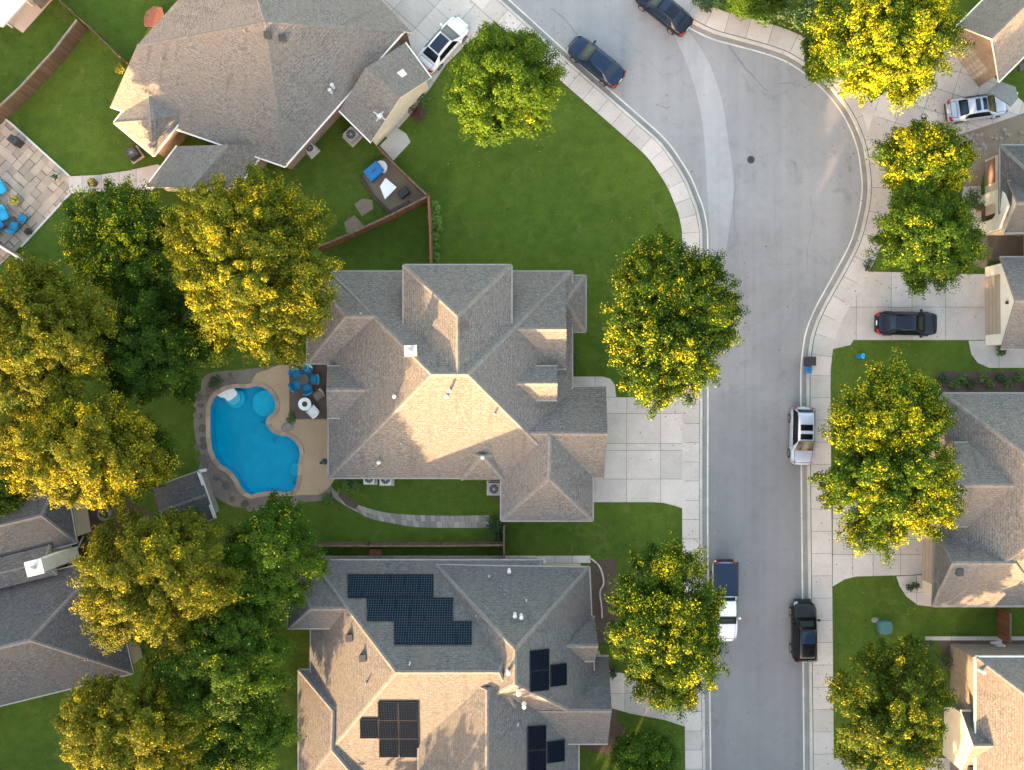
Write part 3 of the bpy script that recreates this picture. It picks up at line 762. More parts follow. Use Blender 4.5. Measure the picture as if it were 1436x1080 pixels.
sw = [(587, 1140, 4.6), (587, 925, 4.6), (811, 925, 3.4), (811, 1140, 3.4)]; sr = [(683, 1140, 7.4), (683, 968, 7.4)]
h.block(sw, sr, (True, False))
EN = (ne[2], ne[3], nr[0]); ES = (sw[2], sw[3], sr[0]); WS = (sw[0], sw[1], sr[0])
for k in range(6): h.solar(488 + k * 20, 806, 20, 32.8, NPL)
for k in range(6): h.solar(515 + k * 20.1, 838.6, 20.1, 32.6, NPL)
for k in range(5): h.solar(553 + k * 21.7, 871, 21.7, 33.5, NPL)
for r in range(3):
    for c in range(2): h.solar(530 + c * 28.5 + r * .9, 983 + r * 25.8, 28.5 - r * .5, 25.8, SPL, 'solar_black')
h.solar(505, 1007, 26, 27, SPL, 'solar_black')
h.solar(742, 912, 27, 29, EN, 'solar_black', (0, -.10)); h.solar(742.5, 941, 26.5, 29, EN, 'solar_black', (0, -.10)); h.solar(771, 932, 22.5, 31, EN, 'solar_black', (0, -.12))
h.solar(739, 1018, 26, 34, ES, 'solar_black', (0, -.06)); h.solar(739, 1052, 26, 34, ES, 'solar_black', (0, -.06)); h.solar(767, 1040, 24, 30, ES, 'solar_black', (0, -.14))
WM = (mn[0], mn[3], mr[0]); NN = ((612, 793, 3.4), (826, 796, 3.6), nr[1])
for x, y, pl, k in ((490, 894, WM, 1), (509, 922, WM, 1), (514, 958, WM, 0), (575, 930, NPL, 0), (714, 800, NN, 2), (686, 808, NN, 0), (722, 862, NN, 2), (731, 864, NN, 2), (738, 842, NN, 0), (668, 862, NPL, 0), (713, 941, NPL, 2), (735, 988, EN, 2), (727, 970, EN, 2), (726, 1015, ES, 0)): h.vent(x, y, pl, k)
A, B, C, D = wm
h.opening(C, D, .9, 2.3, 'window', t0=.2, t1=.28); h.opening(C, D, .9, 2.3, 'window', t0=.5, t1=.58); h.opening(D, A, .9, 2.3, 'window', t0=.5, t1=.6)
h.done()

# ---- big house top left, turned
h = House('house', (360, 120), 'large tan shingle house set at an angle beside the white car', 'shingle_tan', 'ridge_brown', 'brick_brown', 'trim_white', 'stucco_cream')
Aq, Bq, Dq, Xq, Gq, Nq, Yq = (192, 64, 5.2), (155, 149, 3.1), (399, 233, 3.1), (372, 31, 7.3), (566, 44, 3.2), (440, -95, 3.1), (330, -90, 7.1)
Kq = (262, -12, 5.0)
h.poly([[Aq, Bq, Dq, Xq], [Dq, Gq, Xq], [Gq, (578, 46, 3.0), (440, -100, 3.0)], [Gq, (440, -100, 3.0), Xq], [Xq, (440, -100, 3.0), Yq], [Aq, Xq, Yq, Kq], [Kq, Yq, (240, -190, 5.0)]],
       [(Aq, Xq), (Dq, Xq), (Gq, Xq), (Xq, Yq)],
       [(Bq, Dq, True), (Dq, Gq, True), (Aq, Bq, False), (Kq, Aq, False), (Gq, (578, 46, 3.0), False), ((578, 46, 3.0), (440, -100, 3.0), False)],
       [[(200, 66, 5.0), (162, 146, 2.9), (397, 225, 2.9), (556, 46, 2.9)], [(204, 64, 5.0), (272, -10, 4.8)], [(556, 46, 2.9), (570, 44, 2.8), (440, -88, 2.8)]])
h.block([(160, 172, 2.9), (215, 218, 2.9), (262, 158, 3.4), (207, 112, 3.4)], [(212, 168, 4.3), (216, 164, 4.3)], inset=.3)
# front wing: ridge runs up-right, gable to the south-west
h.block([(332, 263, 2.85), (376, 205, 2.85), (248, 205, 2.85), (204, 263, 2.85)], [(269, 263, 4.5), (320, 203, 4.5)], (True, True))
ww = h.block([(520, 199, 2.9), (476, 155, 2.9), (568, 60, 2.9), (604, 109, 2.9)], [(561, 137, 4.6), (512, 96, 4.6)], (True, True), inset=.3)
SE = (Dq, Gq, Xq); SWp = (Aq, Dq, Xq)
for x, y, pl, k in ((344, 45, SWp, 0), (376, 50, SWp, 1), (397, 55, SE, 1), (464, 129, SE, 2), (467, 122, SE, 2), (228, 85, SWp, 0), (412, 12, ((578, 46, 3.0), Gq, Xq), 2)): h.vent(x, y, pl, k)
wl = [(520, 199, 2.9), (604, 109, 2.9), (561, 137, 4.6)]; wp = ((520, 199, 2.9), (476, 155, 2.9), (561, 137, 4.6))
p, n = on_plane(534, 166, *[P(*q) for q in wp]); mb = MB()
mb.tube([p - Vector((0, 0, .1)), p + Vector((0, 0, .55))], [.03, .03], 6); mb.tube([p + Vector((-.45, .3, .55)), p + Vector((.45, -.3, .55))], [.05, .05], 6); mb.tube([p + Vector((-.25, -.35, .5)), p + Vector((.25, .35, .5))], [.05, .05], 6)
mb.box((p.x, p.y, p.z + .42), (.38, .3, .22), .6); h.part('antenna', mb, 'metal_pale')
A, B = P(391, 224), P(556, 46)
for t0 in (.06, .2, .34): h.opening((A.x, A.y), (B.x, B.y), .7, 2.2, 'window', t0=t0, t1=t0 + .07)
h.done()

# ---- slate house at the left edge
h = House('house', (60, 850), 'dark slate roofed house at an angle with tall pale chimney', 'shingle_slate', 'ridge_grey', 'stucco_cream', 'gutter_pale')
s1 = [(-120, 1019, 3.0), (186, 944, 3.0), (150, 783, 3.0), (-160, 858, 3.0)]; r1 = [(-145, 943, 5.5), (42, 898, 5.5)]
h.block(s1, r1, (True, False))
s2 = [(-100, 812, 3.4), (107, 761, 3.4), (88, 653, 3.4), (-117, 705, 3.4)]; r2 = [(-110, 763, 4.5), (58, 723, 4.5)]
h.block(s2, r2, (True, False))
h.block([(-110, 852, 3.75), (80, 806, 3.75), (70, 764, 3.75), (-118, 812, 3.75)], [(-114, 831, 3.85), (60, 789, 3.85)], (True, False), gut=False)
h.chimney(49, 796, 7.6, (1.05, .9), 'stucco_white', R(14))
h.vent(122, 924, (s1[0], s1[1], r1[0]), 0)
h.done()

# ---- right-hand side houses
h = House('house', (1440, 20), 'tan roofed house in the top corner with brown brick garage gable', 'shingle_tan', 'ridge_brown', 'brick_brown', 'trim_white', 'brick_brown')
w = h.block([(1401, 114, 3.1), (1561, -46, 3.1), (1503, -124, 3.1), (1343, 36, 3.1)], [(1391, 55, 5.6), (1551, -105, 5.6)], (True, True))
A, B, C, D = w
h.opening(D, A, .13, 2.25, 'garage_door', 'garage_panel', .14, .86)
mb = MB(); q = [P(1386, 128, 2.3), P(1402, 114, 2.3), P(1424, 122, 2.3), P(1428, 138, 2.3), P(1418, 149, 2.3)]
mb.prism([p.xy for p in q], 2.2, 2.32); h.part('porch_roof', mb, 'slate_metal')
mb = MB(); c = P(1414, 138, 1); mb.cyl((c.x, c.y), .08, .1, 2.2, 10); h.part('porch_post', mb, 'trim_white')
h.vent(1432, 96, ((1401, 114, 3.1), (1561, -46, 3.1), (1391, 55, 5.6)), 1); h.done()

h = House('house', (1440, 270), 'house with white front gable and arched brown entry', 'shingle_slate', 'ridge_grey', 'stucco_cream', 'gutter_pale', 'stucco_white')
h.block([(1403, 300, 3.0), (1560, 300, 3.0), (1560, 204, 3.0), (1403, 204, 3.0)], [(1455, 252, 4.7), (1560, 252, 4.7)], (False, True))
w = h.block([(1410, 326, 3.5), (1560, 326, 3.5), (1560, 254, 3.5), (1414, 254, 3.5)], [(1427, 285, 5.3), (1560, 285, 5.3)], (True, True), inset=.35)
A, B, C, D = w
# projecting porch wall with an arched opening
dx = Vector((-1.15, 0)); a, d = Vector(A[:2]), Vector(D[:2]); mb = MB()
prof = [(0, 0), (1, 0), (1, 1)]; Wd = (d - a).length; u = (d - a).normalized()
arch = [(.30, 0.0), (.30, 1.9), (.36, 2.25), (.5, 2.4), (.64, 2.25), (.70, 1.9), (.70, 0.0)]
outer = [(0, 0), (0, 2.9), (.5, 3.9), (1, 2.9), (1, 0)]
pt = lambda t, z, o: Vector((a.x + u.x * t * Wd + o, a.y + u.y * t * Wd, z))
loop = outer + arch[::-1]
for o, fl_ in ((-.55, False), (-.35, True)):
    vs = [pt(t, z, o) for t, z in loop]; f2 = [Vector((t * Wd, z, 0)) for t, z in loop]
    for tri in tessellate_polygon([f2]):
        q = [vs[i] for i in tri]; nn = (q[1] - q[0]).cross(q[2] - q[0]); mb.face(q if (nn.x < 0) != fl_ else q[::-1])
for p1, p2 in zip(loop, loop[1:] + loop[:1]): mb.face([pt(*p1, -.55), pt(*p2, -.55), pt(*p2, -.35), pt(*p1, -.35)])
h.part('porch_wall', mb, 'stucco_white')
h.opening(D, A, .05, 2.3, 'door', 'bark', .34, .66)
mb = MB(); m_ = (a + d) / 2
mb.box((m_.x - .2, m_.y, .05), (.5, .9, .1)); h.part('doorstep', mb, 'patio_dark'); h.done()

h = House('house', (1450, 425), 'white gabled garage house behind the driveway with navy sedan', 'shingle_brown', 'ridge_brown', 'stucco_cream', 'gutter_pale', 'stucco_white')
w = h.block([(1404, 489, 2.95), (1560, 489, 2.95), (1560, 361, 2.95), (1403, 361, 2.95)], [(1424, 422, 4.9), (1560, 422, 4.9)], (True, True), inset=.36)
A, B, C, D = w
h.opening(D, A, .13, 2.25, 'garage_door', 'door_tan', .13, .87)
mb = MB(); m_ = (Vector(A[:2]) + Vector(D[:2])) / 2; mb.cyl((m_.x - .06, m_.y), .09, 3.1, 3.3, 10); mb.box((m_.x - .08, m_.y, 3.3), (.2, .24, .06)); h.part('wall_lamp', mb, 'metal_dark')
mb = MB(); mb.box((P(1436, 345, 0).x, P(0, 345, 0).y, .1), (.2, 3.0, 2.6)); h.part('window_wall', mb, 'stucco_cream'); h.done()

h = House('house', (1440, 700), 'brown hip roofed house beside the tall yellow street tree', 'shingle_brown', 'ridge_brown', 'stucco_cream', 'gutter_pale')
m4 = [(1321, 849, 3.0), (1680, 849, 3.0), (1680, 552, 3.0), (1321, 552, 3.0)]; mr = [(1486, 735, 7.2), (1486, 672, 7.2)]
a4 = [(1321, 849, 3.0), (1321, 552, 3.0), (1660, 552, 3.0), (1660, 849, 3.0)]
h.block(a4, mr)
h.block([(1338, 738, 4.0), (1450, 738, 4.0), (1450, 621, 4.0), (1338, 621, 4.0)], [(1340, 681, 5.65), (1440, 681, 5.65)], (True, True), inset=.3)
w = h.block([(1309, 850, 2.9), (1470, 850, 2.9), (1470, 745, 2.9), (1312, 745, 2.9)], [(1338, 790, 5.4), (1425, 790, 5.4)], (False, True), inset=.4)
A, B, C, D = w; h.opening(D, A, .13, 2.2, 'garage_door', 'door_tan', .1, .8)
W4 = (a4[0], a4[1], mr[0]); h.vent(1344, 802, ((1309, 850, 2.9), (1470, 850, 2.9), (1338, 790, 5.4)), 1)
h.done()

h = House('house', (1440, 1000), 'two storey house with sunlit tan roof in the bottom corner', 'shingle_brown', 'ridge_brown', 'timber_grey', 'trim_white', 'stucco_cream')
a5 = [(1369, 1180, 4.6), (1369, 922, 4.6), (1610, 922, 4.6), (1610, 1180, 4.6)]; r5 = [(1488, 1100, 7.9), (1488, 1012, 7.9)]
w = h.block(a5, r5, inset=.32)
A, B, C, D = w
w = h.block([(1344, 1090, 3.3), (1470, 1090, 3.3), (1470, 998, 3.3), (1348, 998, 3.3)], [(1365, 1046, 5.3), (1440, 1046, 5.3)], (True, True), inset=.35)
A, B, C, D = w
h.vent(1375, 940, (a5[0], a5[1], r5[0]), 2); h.vent(1360, 1078, ((1344, 1090, 3.3), (1470, 1090, 3.3), (1365, 1046, 5.3)), 1)
h.done()

# ---- small buildings
h = House('pool_shed', (255, 695), 'small grey roofed shed with pale trim beside the pool', 'shingle_slate', 'ridge_grey', 'timber_grey', 'gutter_pale'); h.t['category'] = 'shed'
h.block([(234, 750, 2.3), (302, 726, 2.3), (279, 661, 2.3), (213, 685, 2.3)], [(224, 718, 2.75), (290, 694, 2.75)], (True, True), inset=.3)
mb = MB()
for a, b in (((279, 661), (302, 726)), ((279, 661), (290, 659))):
    p, q = P(*a, 2.42), P(*b, 2.42); d = (q - p).normalized(); n = Vector((-d.y, d.x, 0)) * .11
    mb.hexa([p - n, q - n, q + n, p + n] if (q - p).cross(n).z > 0 else [p + n, q + n, q - n, p - n], [x + Vector((0, 0, .14)) for x in ([p - n, q - n, q + n, p + n] if (q - p).cross(n).z > 0 else [p + n, q + n, q - n, p - n])])
h.part('trim_board', mb, 'metal_pale'); h.done()
t = thing('patio_cover', P(5, 0), 'white flat patio cover roof in the top left corner', 'patio cover')
mb = MB(); mb.prism([P(*p, 2.7).xy for p in ((40, -2), (4, 38), (-12, 34), (-90, 30), (-60, -90), (90, -60))], 2.6, 2.74); mb.build('roof', 'metal_pale', t)
for x, y in ((6, 30), (36, 0)):
    mb = MB(); c = P(x, y, 1.2); mb.box((c.x, c.y, .1), (.12, .12, 2.5)); mb.build('post', 'trim_white', t)
mb = MB(); c = P(62, 2, 0); mb.box((c.x, c.y, .125), (1.2, .7, .55), .8, 0, .92); tag(mb.build('storage_chest', 'timber_grey'), 'grey storage chest on the pink patio slab in the corner', 'chest')

# ================================================================ FENCES
def fence(pts, hgt, mat, label, cap=None, step=2.4, group=None, name='timber_fence'):
    pts = [P(*p).xy for p in pts]; t = thing(name, (*pts[0], .1), label, 'fence', group)
    pan, rail, rail2 = MB(), MB(), MB(); posts = []
    for a, b in zip(pts, pts[1:]):
        d = (b - a); L = d.length; d.normalize(); n = Vector((-d.y, d.x)); k = max(1, int(L / step))
        for i in range(k + 1): posts.append(a + d * L * i / k + n * .06)
        nb = max(1, int(L / .148))
        for i in range(nb):                                    # every board with its own small height and thickness
            p, q = a + d * (L * i / nb + .004), a + d * (L * (i + 1) / nb - .004); w = random.uniform(.018, .026); zt = hgt + random.uniform(-.02, .02)
            bq = [p - n * w, q - n * w, q + n * w, p + n * w]
            pan.hexa([(*x, .06) for x in bq], [(*x, zt) for x in bq])
        for z in (hgt - .06 if cap else hgt * .82, hgt * .3):
            w, o = (.07, 0) if (cap and z > hgt * .5) else (.03, .045)
            bq = [a - n * (w - o), b - n * (w - o), b + n * (w + o), a + n * (w + o)]
            (rail if z > hgt * .5 else rail2).hexa([(*x, z) for x in bq], [(*x, z + (.10 if z < hgt * .9 else .11)) for x in bq])
    pan.build('board_panel', mat, t); rail.build('rail', cap or mat, t); rail2.build('rail', mat, t)
    for p in posts[:90]:
        m = MB(); m.box((p.x, p.y, .05), (.09, .09, hgt - .02), math.atan2(d.y, d.x)); m.build('post', mat, t)
fence([(-40, 213), (4, 173), (46, 134), (92, 84), (124, 42)], 1.85, 'fence_brown', 'tall brown board fence between two lawns at the top left', 'timber_grey')
fence([(60, -22), (83, 0), (120, 33), (152, 62), (181, 92)], 1.8, 'fence_brown', 'dark fence line running down to the tan house wall')
fence([(534, 214), (562, 243), (603, 282), (550, 309), (488, 337), (452, 352)], 1.8, 'fence_red', 'red brown fence with a corner around the small cluttered yard', 'fence_brown')
fence([(604, 283), (606, 330), (607, 374)], 1.8, 'fence_brown', 'dark fence along the hedge north of the middle house', 'fence_red')
fence([(448, 760), (520, 760), (620, 760), (707, 759)], 1.7, 'fence_brown', 'low dark fence along the narrow strip by the solar roof house', 'fence_brown')
fence([(707, 732), (707, 759), (707, 786)], 1.8, 'fence_red', 'short red brown fence between middle house and solar roof house', 'fence_brown')
fence([(1398, 851), (1398, 893)], 1.85, 'fence_red', 'red brown fence panel closing the grass strip at the right edge', 'fence_brown')
fence([(-30, 330), (2, 341), (44, 367), (88, 400)], 1.6, 'fence_grey', 'weathered grey fence beyond the stone patio', 'trim_white')
# low brick planter wall by the arched entry
mb = MB()
for a, b in (((1382, 228), (1382, 262)), ((1382, 228), (1408, 219))):
    p, q = P(*a).xy, P(*b).xy; d = (q - p).normalized(); n = Vector((-d.y, d.x)) * .12; bq = [p - n, q - n, q + n, p + n]
    if area(bq) < 0: bq = bq[::-1]
    mb.hexa([(*x, .05) for x in bq], [(*x, 1.5) for x in bq]); 
t = thing('brick_wall', P(1382, 240), 'low brown brick wall in front of the slate roofed wing', 'wall'); mb.build('wall_body', 'brick_brown', t)
mb2 = MB()
for a, b in (((1382, 227), (1382, 262)), ((1380.6, 227), (1408, 218))):
    p, q = P(*a).xy, P(*b).xy; d = (q - p).normalized(); n = Vector((-d.y, d.x)) * .17; bq = [p - n, q - n, q + n, p + n]
    if area(bq) < 0: bq = bq[::-1]
    mb2.hexa([(*x, 1.5 + (.002 if a[0] < 1381 else 0)) for x in bq], [(*x, 1.57 + (.003 if a[0] < 1381 else 0)) for x in bq])
mb2.build('coping', 'terracotta', t)
t = thing('timber_edging', P(528, 276), 'timber board edging the dirt bed with the white table', 'garden edging')
for a, b in (((507, 249), (524, 276)), ((524, 276), (549, 301))):
    p, q = P(*a).xy, P(*b).xy; d = (q - p).normalized(); n = Vector((-d.y, d.x)) * .14; bq = [p - n, q - n, q + n, p + n]
    if area(bq) < 0: bq = bq[::-1]
    mb = MB(); mb.hexa([(*x, .06) for x in bq], [(*x, .24) for x in bq]); mb.build('board', 'bark', t)
# ================================================================ CARS
def car_proto(kind, paint, label, loc_px, ang, L=4.75, W=1.82, sunroof=None, group='cars parked along the street and on driveways', roofglass=None, glass='glass_dark', screen='reflect_green', name='parked_car', cat='car'):
    """local x = forward; ang = heading of the nose in photo pixels (degrees, 0 = right, 90 = down)"""
    c = P(*loc_px); zb = .004 if loc_px[2:] == () else loc_px[2]
    t = thing(name, (0, 0, 0), label, cat, group)
    k = L / 4.75; hw = W / 2 / .92
    suv = kind in ('suv',); pk = kind == 'pickup'
    if suv: st = [(-2.37, .56, .70), (-2.33, .71, .90), (-2.2, .83, 1.04), (-2.0, .89, 1.08), (-1.7, .92, 1.10), (-1, .92, 1.10), (0, .92, 1.08), (.85, .92, 1.06), (1.25, .915, 1.03), (1.75, .885, .97), (2.08, .80, .88), (2.27, .66, .74), (2.36, .50, .58)]
    elif pk: st = [(-2.37, .58, .80), (-2.34, .74, .97), (-2.24, .85, 1.01), (-2.05, .90, 1.02), (-1.6, .92, 1.02), (-.6, .92, 1.02), (0, .92, 1.04), (.7, .92, 1.06), (1.2, .915, 1.08), (1.8, .90, 1.05), (2.2, .84, .95), (2.33, .74, .78), (2.37, .64, .6)]
    else: st = [(-2.37, .62, .60), (-2.31, .77, .80), (-2.1, .86, .93), (-1.6, .91, .98), (-1.0, .92, .985), (0, .92, .97), (.9, .92, .95), (1.3, .91, .92), (1.8, .88, .85), (2.15, .80, .76), (2.32, .66, .62), (2.37, .54, .5)]
    m = MB(); rows = []
    for x, w, zt in st:
        w = w * hw; g = .24; pr = [(.86, 0), (.965, .12), (1.0, .45), (.985, .78), (.93, .93), (.80, .985), (.45, 1.02), (0, 1.035)]
        half = [(w * a, g + (zt - g) * b) for a, b in pr]
        rows.append([(x * k, -y, z) for y, z in half] + [(x * k, y, z) for y, z in half[-2::-1]])
    for e in (0, -1):
        r0 = rows[e]; zm = sum(p[2] for p in r0) / len(r0)
        for f in (.7, .02): (rows.insert(0, [(x, y * f, zm + (z - zm) * f) for x, y, z in r0]) if e == 0 else rows.append([(x, y * f, zm + (z - zm) * f) for x, y, z in r0]))
    m.grid(rows, 0)
    m.face([(-2.2 * k, -W * .4, .25), (-2.2 * k, W * .4, .25), (2.2 * k, W * .4, .25), (2.2 * k, -W * .4, .25)], 0)
    body = m.build('body', paint, t); md = body.modifiers.new('smooth', 'SUBSURF'); md.levels = md.render_levels = 1
    # cabin: a smooth shell in body colour, glass set 8 mm proud
    if suv: pf = [(-2.22, 1.06, .72), (-1.98, 1.52, .62), (-1.5, 1.66, .62), (-.6, 1.70, .635), (.15, 1.68, .63), (.42, 1.63, .62), (1.14, 1.06, .76)]
    elif pk: pf = [(-.32, 1.02, .74), (-.18, 1.62, .64), (-.05, 1.72, .64), (.25, 1.74, .65), (.6, 1.73, .65), (.75, 1.68, .64), (1.25, 1.08, .78)]
    else: pf = [(-1.72, .965, .72), (-1.05, 1.34, .62), (-.75, 1.40, .625), (-.3, 1.435, .63), (.2, 1.43, .63), (.45, 1.385, .62), (1.22, .93, .75)]
    sc = W / 1.84
    pf = [(x * k, z, w * sc) for x, z, w in pf]
    crown = lambda z, y, w: z + .035 * (1 - (y / w) ** 2)
    def row(x, z, w, ys=(-1, -.75, -.4, 0, .4, .75, 1), dz=0.0, f=1.0): return [(x, y * w * f, crown(z, y * w * f, w) + dz) for y in ys]
    m = MB(); full = []
    for x, z, w in pf:
        r = row(x, z, w); bw = .835 * sc; bz = .93 if not suv else 1.04
        zb2 = min(bz, z); full.append([(x, -bw, zb2)] + r + [(x, bw, zb2)])
    m.grid(full, 0); cab = m.build('cabin', paint, t); md = cab.modifiers.new('smooth', 'SUBSURF'); md.levels = md.render_levels = 1
    def glass_panel(nm, i, j, f0, f1, mat, ws=.90, lift=.014, par=t):
        a, b = pf[i], pf[j]; m = MB(); rr = []
        for q in range(5):
            u = f0 + (f1 - f0) * q / 4; x = a[0] + (b[0] - a[0]) * u; z = a[1] + (b[1] - a[1]) * u; w = a[2] + (b[2] - a[2]) * u
            rr.append(row(x, z, w, dz=lift, f=ws))
        m.grid(rr, 0); return m.build(nm, mat, par)
    glass_panel('rear_window', 0, 1, .12, .92, glass, .88, .03); glass_panel('windscreen', 5, 6, -.05, 1.0, 'glass_dark', .95, .028); glass_panel('windscreen_reflection', 5, 6, .2, .72, screen, .72, .038); glass_panel('rear_window_inner', 0, 1, .3, .8, 'glass_blue', .7, .038)  # greenish inner pane paints a pale reflection onto the dark windscreen
    for sgn in (-1, 1):
        m = MB(); up, lo = [], []
        idx = range(1, 6); 
        for i in idx:
            x, z, w = pf[i]; up.append((x, sgn * (w + .012 + .0), z - .045)); lo.append((x + (-.25 if i == 1 else (.38 if i == 5 else 0)) * k, sgn * .853 * sc, (.99 if not suv else 1.10) if not pk else 1.08))
        rws = [lo, up] if sgn < 0 else [up, lo]; m.grid(rws, 0); m.build('side_window', glass, t)
    if sunroof:
        for u0, u1 in sunroof:
            m = MB(); x0, x1 = u0 * k, u1 * k; zt = lambda x: np.interp(x, [p[0] for p in pf], [p[1] for p in pf]); rr = []
            for q in range(5):
                x = x0 + (x1 - x0) * q / 4; rr.append([(x, y * .46 * sc, float(zt(x)) + .035 * (1 - (y * .46 / .63) ** 2) + .02) for y in (-1, -.5, 0, .5, 1)])
            m.grid(rr, 0); m.build('sunroof', roofglass or glass, t)
    m = MB()                                                            # shut lines of bonnet, boot and doors
    def top(x, f):
        xs = [q[0] * k for q in st]; w = float(np.interp(x, xs, [q[1] for q in st])) * hw; zt = float(np.interp(x, xs, [q[2] for q in st])); fs = [0, .45, .80, .93, .985]; zs = [1.035, 1.02, .985, .93, .78]
        return Vector((x, f * w, .24 + (zt - .24) * float(np.interp(abs(f), fs, zs)) + .004))
    def seam(pts, wd):
        for p, q in zip(pts, pts[1:]):
            d = (q - p); d.z = 0; d.normalize(); nn = Vector((-d.y, d.x, 0)) * wd / 2; m.face([p - nn, q - nn, q + nn, p + nn])
    for sg in (-1, 1): seam([top(x * k, sg * .74) for x in (1.15, 1.5, 1.85, 2.1)], .028)
    seam([top(2.12 * k, f) for f in (-.74, -.4, 0, .4, .74)], .03)
    if kind == 'sedan':
        seam([top(-1.80 * k, f) for f in (-.72, -.4, 0, .4, .72)], .03); seam([top(-2.2 * k, f) for f in (-.7, -.4, 0, .4, .7)], .03)
        for sg in (-1, 1): seam([top(x * k, sg * .72) for x in (-1.8, -2.0, -2.2)], .028)
    for sg in (-1, 1):
        for xx in (-.75, .18, 1.05): seam([top(xx * k, sg * f) for f in (.88, .94, .985)], .03)
    m.build('panel_gap', 'plastic_black', t)
    wx = 1.42 * k
    for x in (-wx, wx):
        for sgn in (-1, 1):
            m = MB(); y0 = sgn * (W / 2 - .20); y1 = sgn * (W / 2 + .015); n = 22; r = .335 if not (suv or pk) else .375
            ring = lambda rr, y: [(x + rr * math.cos(2 * math.pi * q / n), y, r + rr * math.sin(2 * math.pi * q / n)) for q in range(n)]
            rows = [ring(r * .6, y0), ring(r * .97, y0), ring(r, y0 + sgn * .03), ring(r, y1 - sgn * .03), ring(r * .96, y1), ring(r * .66, y1)]
            m.grid(rows if sgn < 0 else rows[::-1], 0, True, True); wh = m.build('wheel', 'rubber', t)
            m = MB(); 
            m.grid([ring(r * .66, y1 - sgn * .01), ring(r * .55, y1 - sgn * .045)], 0, False, True)
            for q in range(5):
                a = 2 * math.pi * q / 5; m.hexa(*[[(x + rr * math.cos(a + e), y1 - sgn * o, r + rr * math.sin(a + e)) for rr, e in ((r * .1, -.5), (r * .64, -.13), (r * .64, .13), (r * .1, .5))] for o in (.04, .015)])
            m.build('rim', 'rim_alloy', wh, ORG[t.name])
    lx = 2.335 * k
    for sgn in (-1, 1):
        zl = .70 if not (suv or pk) else .86
        m = MB(); m.grid([[(x * k, sgn * y * hw / 1.0, z) for x, y, z in r] for r in ([(2.20, .80, zl - .08), (2.30, .70, zl - .09), (2.345, .52, zl - .10)], [(2.12, .825, zl + .04), (2.23, .74, zl + .02), (2.30, .54, zl)], [(2.02, .80, zl + .135), (2.12, .73, zl + .12), (2.22, .54, zl + .09)])], 0); m.build('headlight', 'lamp_clear', t)
        zl = .78 if not (suv or pk) else .95
        m = MB(); m.grid([[(x * k, sgn * y * hw, z) for x, y, z in r] for r in ([(-2.25, .84, zl - .08), (-2.34, .72, zl - .08), (-2.375, .5, zl - .08)], [(-2.20, .86, zl + .06), (-2.31, .755, zl + .06), (-2.345, .5, zl + .06)], [(-2.12, .85, zl + .14), (-2.24, .75, zl + .145), (-2.29, .52, zl + .15)])], 0); m.build('taillight', 'lamp_red', t)
        m = MB(); m.box((.92 * k, sgn * (W / 2 + .075), .93 if not (suv or pk) else 1.05), (.17, .2, .14), sgn * .15, 0, .8); m.box((.95 * k, sgn * (W / 2 - .02), .94 if not (suv or pk) else 1.06), (.06, .14, .06)); m.build('mirror', paint, t)
    m = MB(); m.box((-2.375 * k, 0, .62 if not pk else .5), (.03, .34, .15)); m.build('number_plate', 'plastic_white', t)
    m = MB(); m.box((-2.31 * k, 0, .26), (.14, 1.3, .2)); m.box((2.31 * k, 0, .24), (.14, 1.25, .18)); m.build('bumper_trim', 'plastic_black', t)
    if pk:
        m = MB(); m.grid([[(x * k, y * wd_ * sc, 1.085 + .012 * (1 - y * y)) for y in (-1, -.5, 0, .5, 1)] for x, wd_ in ((-2.28, .62), (-2.2, .76), (-2.05, .84), (-1.8, .86), (-1.2, .86), (-.7, .86), (-.36, .86))], 0); m.build('bed_cover', 'paint_navy', t)
        m = MB()
        for sgn in (-1, 1): m.box((-1.34 * k, sgn * .855 * sc, .98), (2.0 * k, .13, .12))
        m.box((-2.37 * k, 0, .52), (.16, 1.25 * sc, .32)); m.box((-2.352 * k, 0, .9), (.05, 1.1 * sc, .16)); m.build('bed_rail', 'plastic_black', t)
    ch = random.uniform(0, .0)
    t.location = (c.x, c.y, zb); t.rotation_euler = (0, 0, -R(ang))
    return t
car_proto('sedan', 'paint_white_car', 'white sedan with dark panoramic roof on the driveway by the angled house', (622.5, 66, .14), -49, 4.75, 1.84, [(-1.0, .3)], roofglass='glass_blue')
car_proto('sedan', 'paint_navy', 'navy sedan parked at the kerb opposite the front lawn, nose up left', (834.5, 90), 180 + 39, 4.85, 1.84, glass='glass_blue')
car_proto('sedan', 'paint_navy_dark', 'nearly black sedan cut by the top edge beside the kerb', (929, 18), 180 + 39, 4.8, 1.84, [(-.3, .25)], glass='glass_blue')
car_proto('sedan', 'paint_silver_blue', 'silver sedan with two sunroof panels on the upper right driveway', (1365, 154, .145), -8, 4.7, 1.82, [(-.55, -.2), (.0, .3)], roofglass='glass_blue')
car_proto('sedan', 'paint_navy_dark', 'dark navy sedan parked on the concrete driveway before the white garage', (1267, 454.5, .14), 1, 4.75, 1.84)
car_proto('suv', 'paint_silver_blue', 'silver sport utility with two dark roof panels at the right kerb', (1121, 611), 91, 4.5, 1.86, [(-.98, -.50), (-.22, .22)], name='parked_suv')
car_proto('suv', 'paint_black', 'black sport utility at the right kerb, lowest of the right hand cars', (1123.5, 881.5), -90.5, 4.75, 1.9, [(-.7, .2)], roofglass='glass_blue', glass='paint_black', name='parked_suv')
car_proto('pickup', 'paint_white_car', 'white pickup with dark bed cover half under the kerbside tree', (1013.5, 840), 90, 6.25, 1.92, name='parked_pickup', cat='pickup truck')

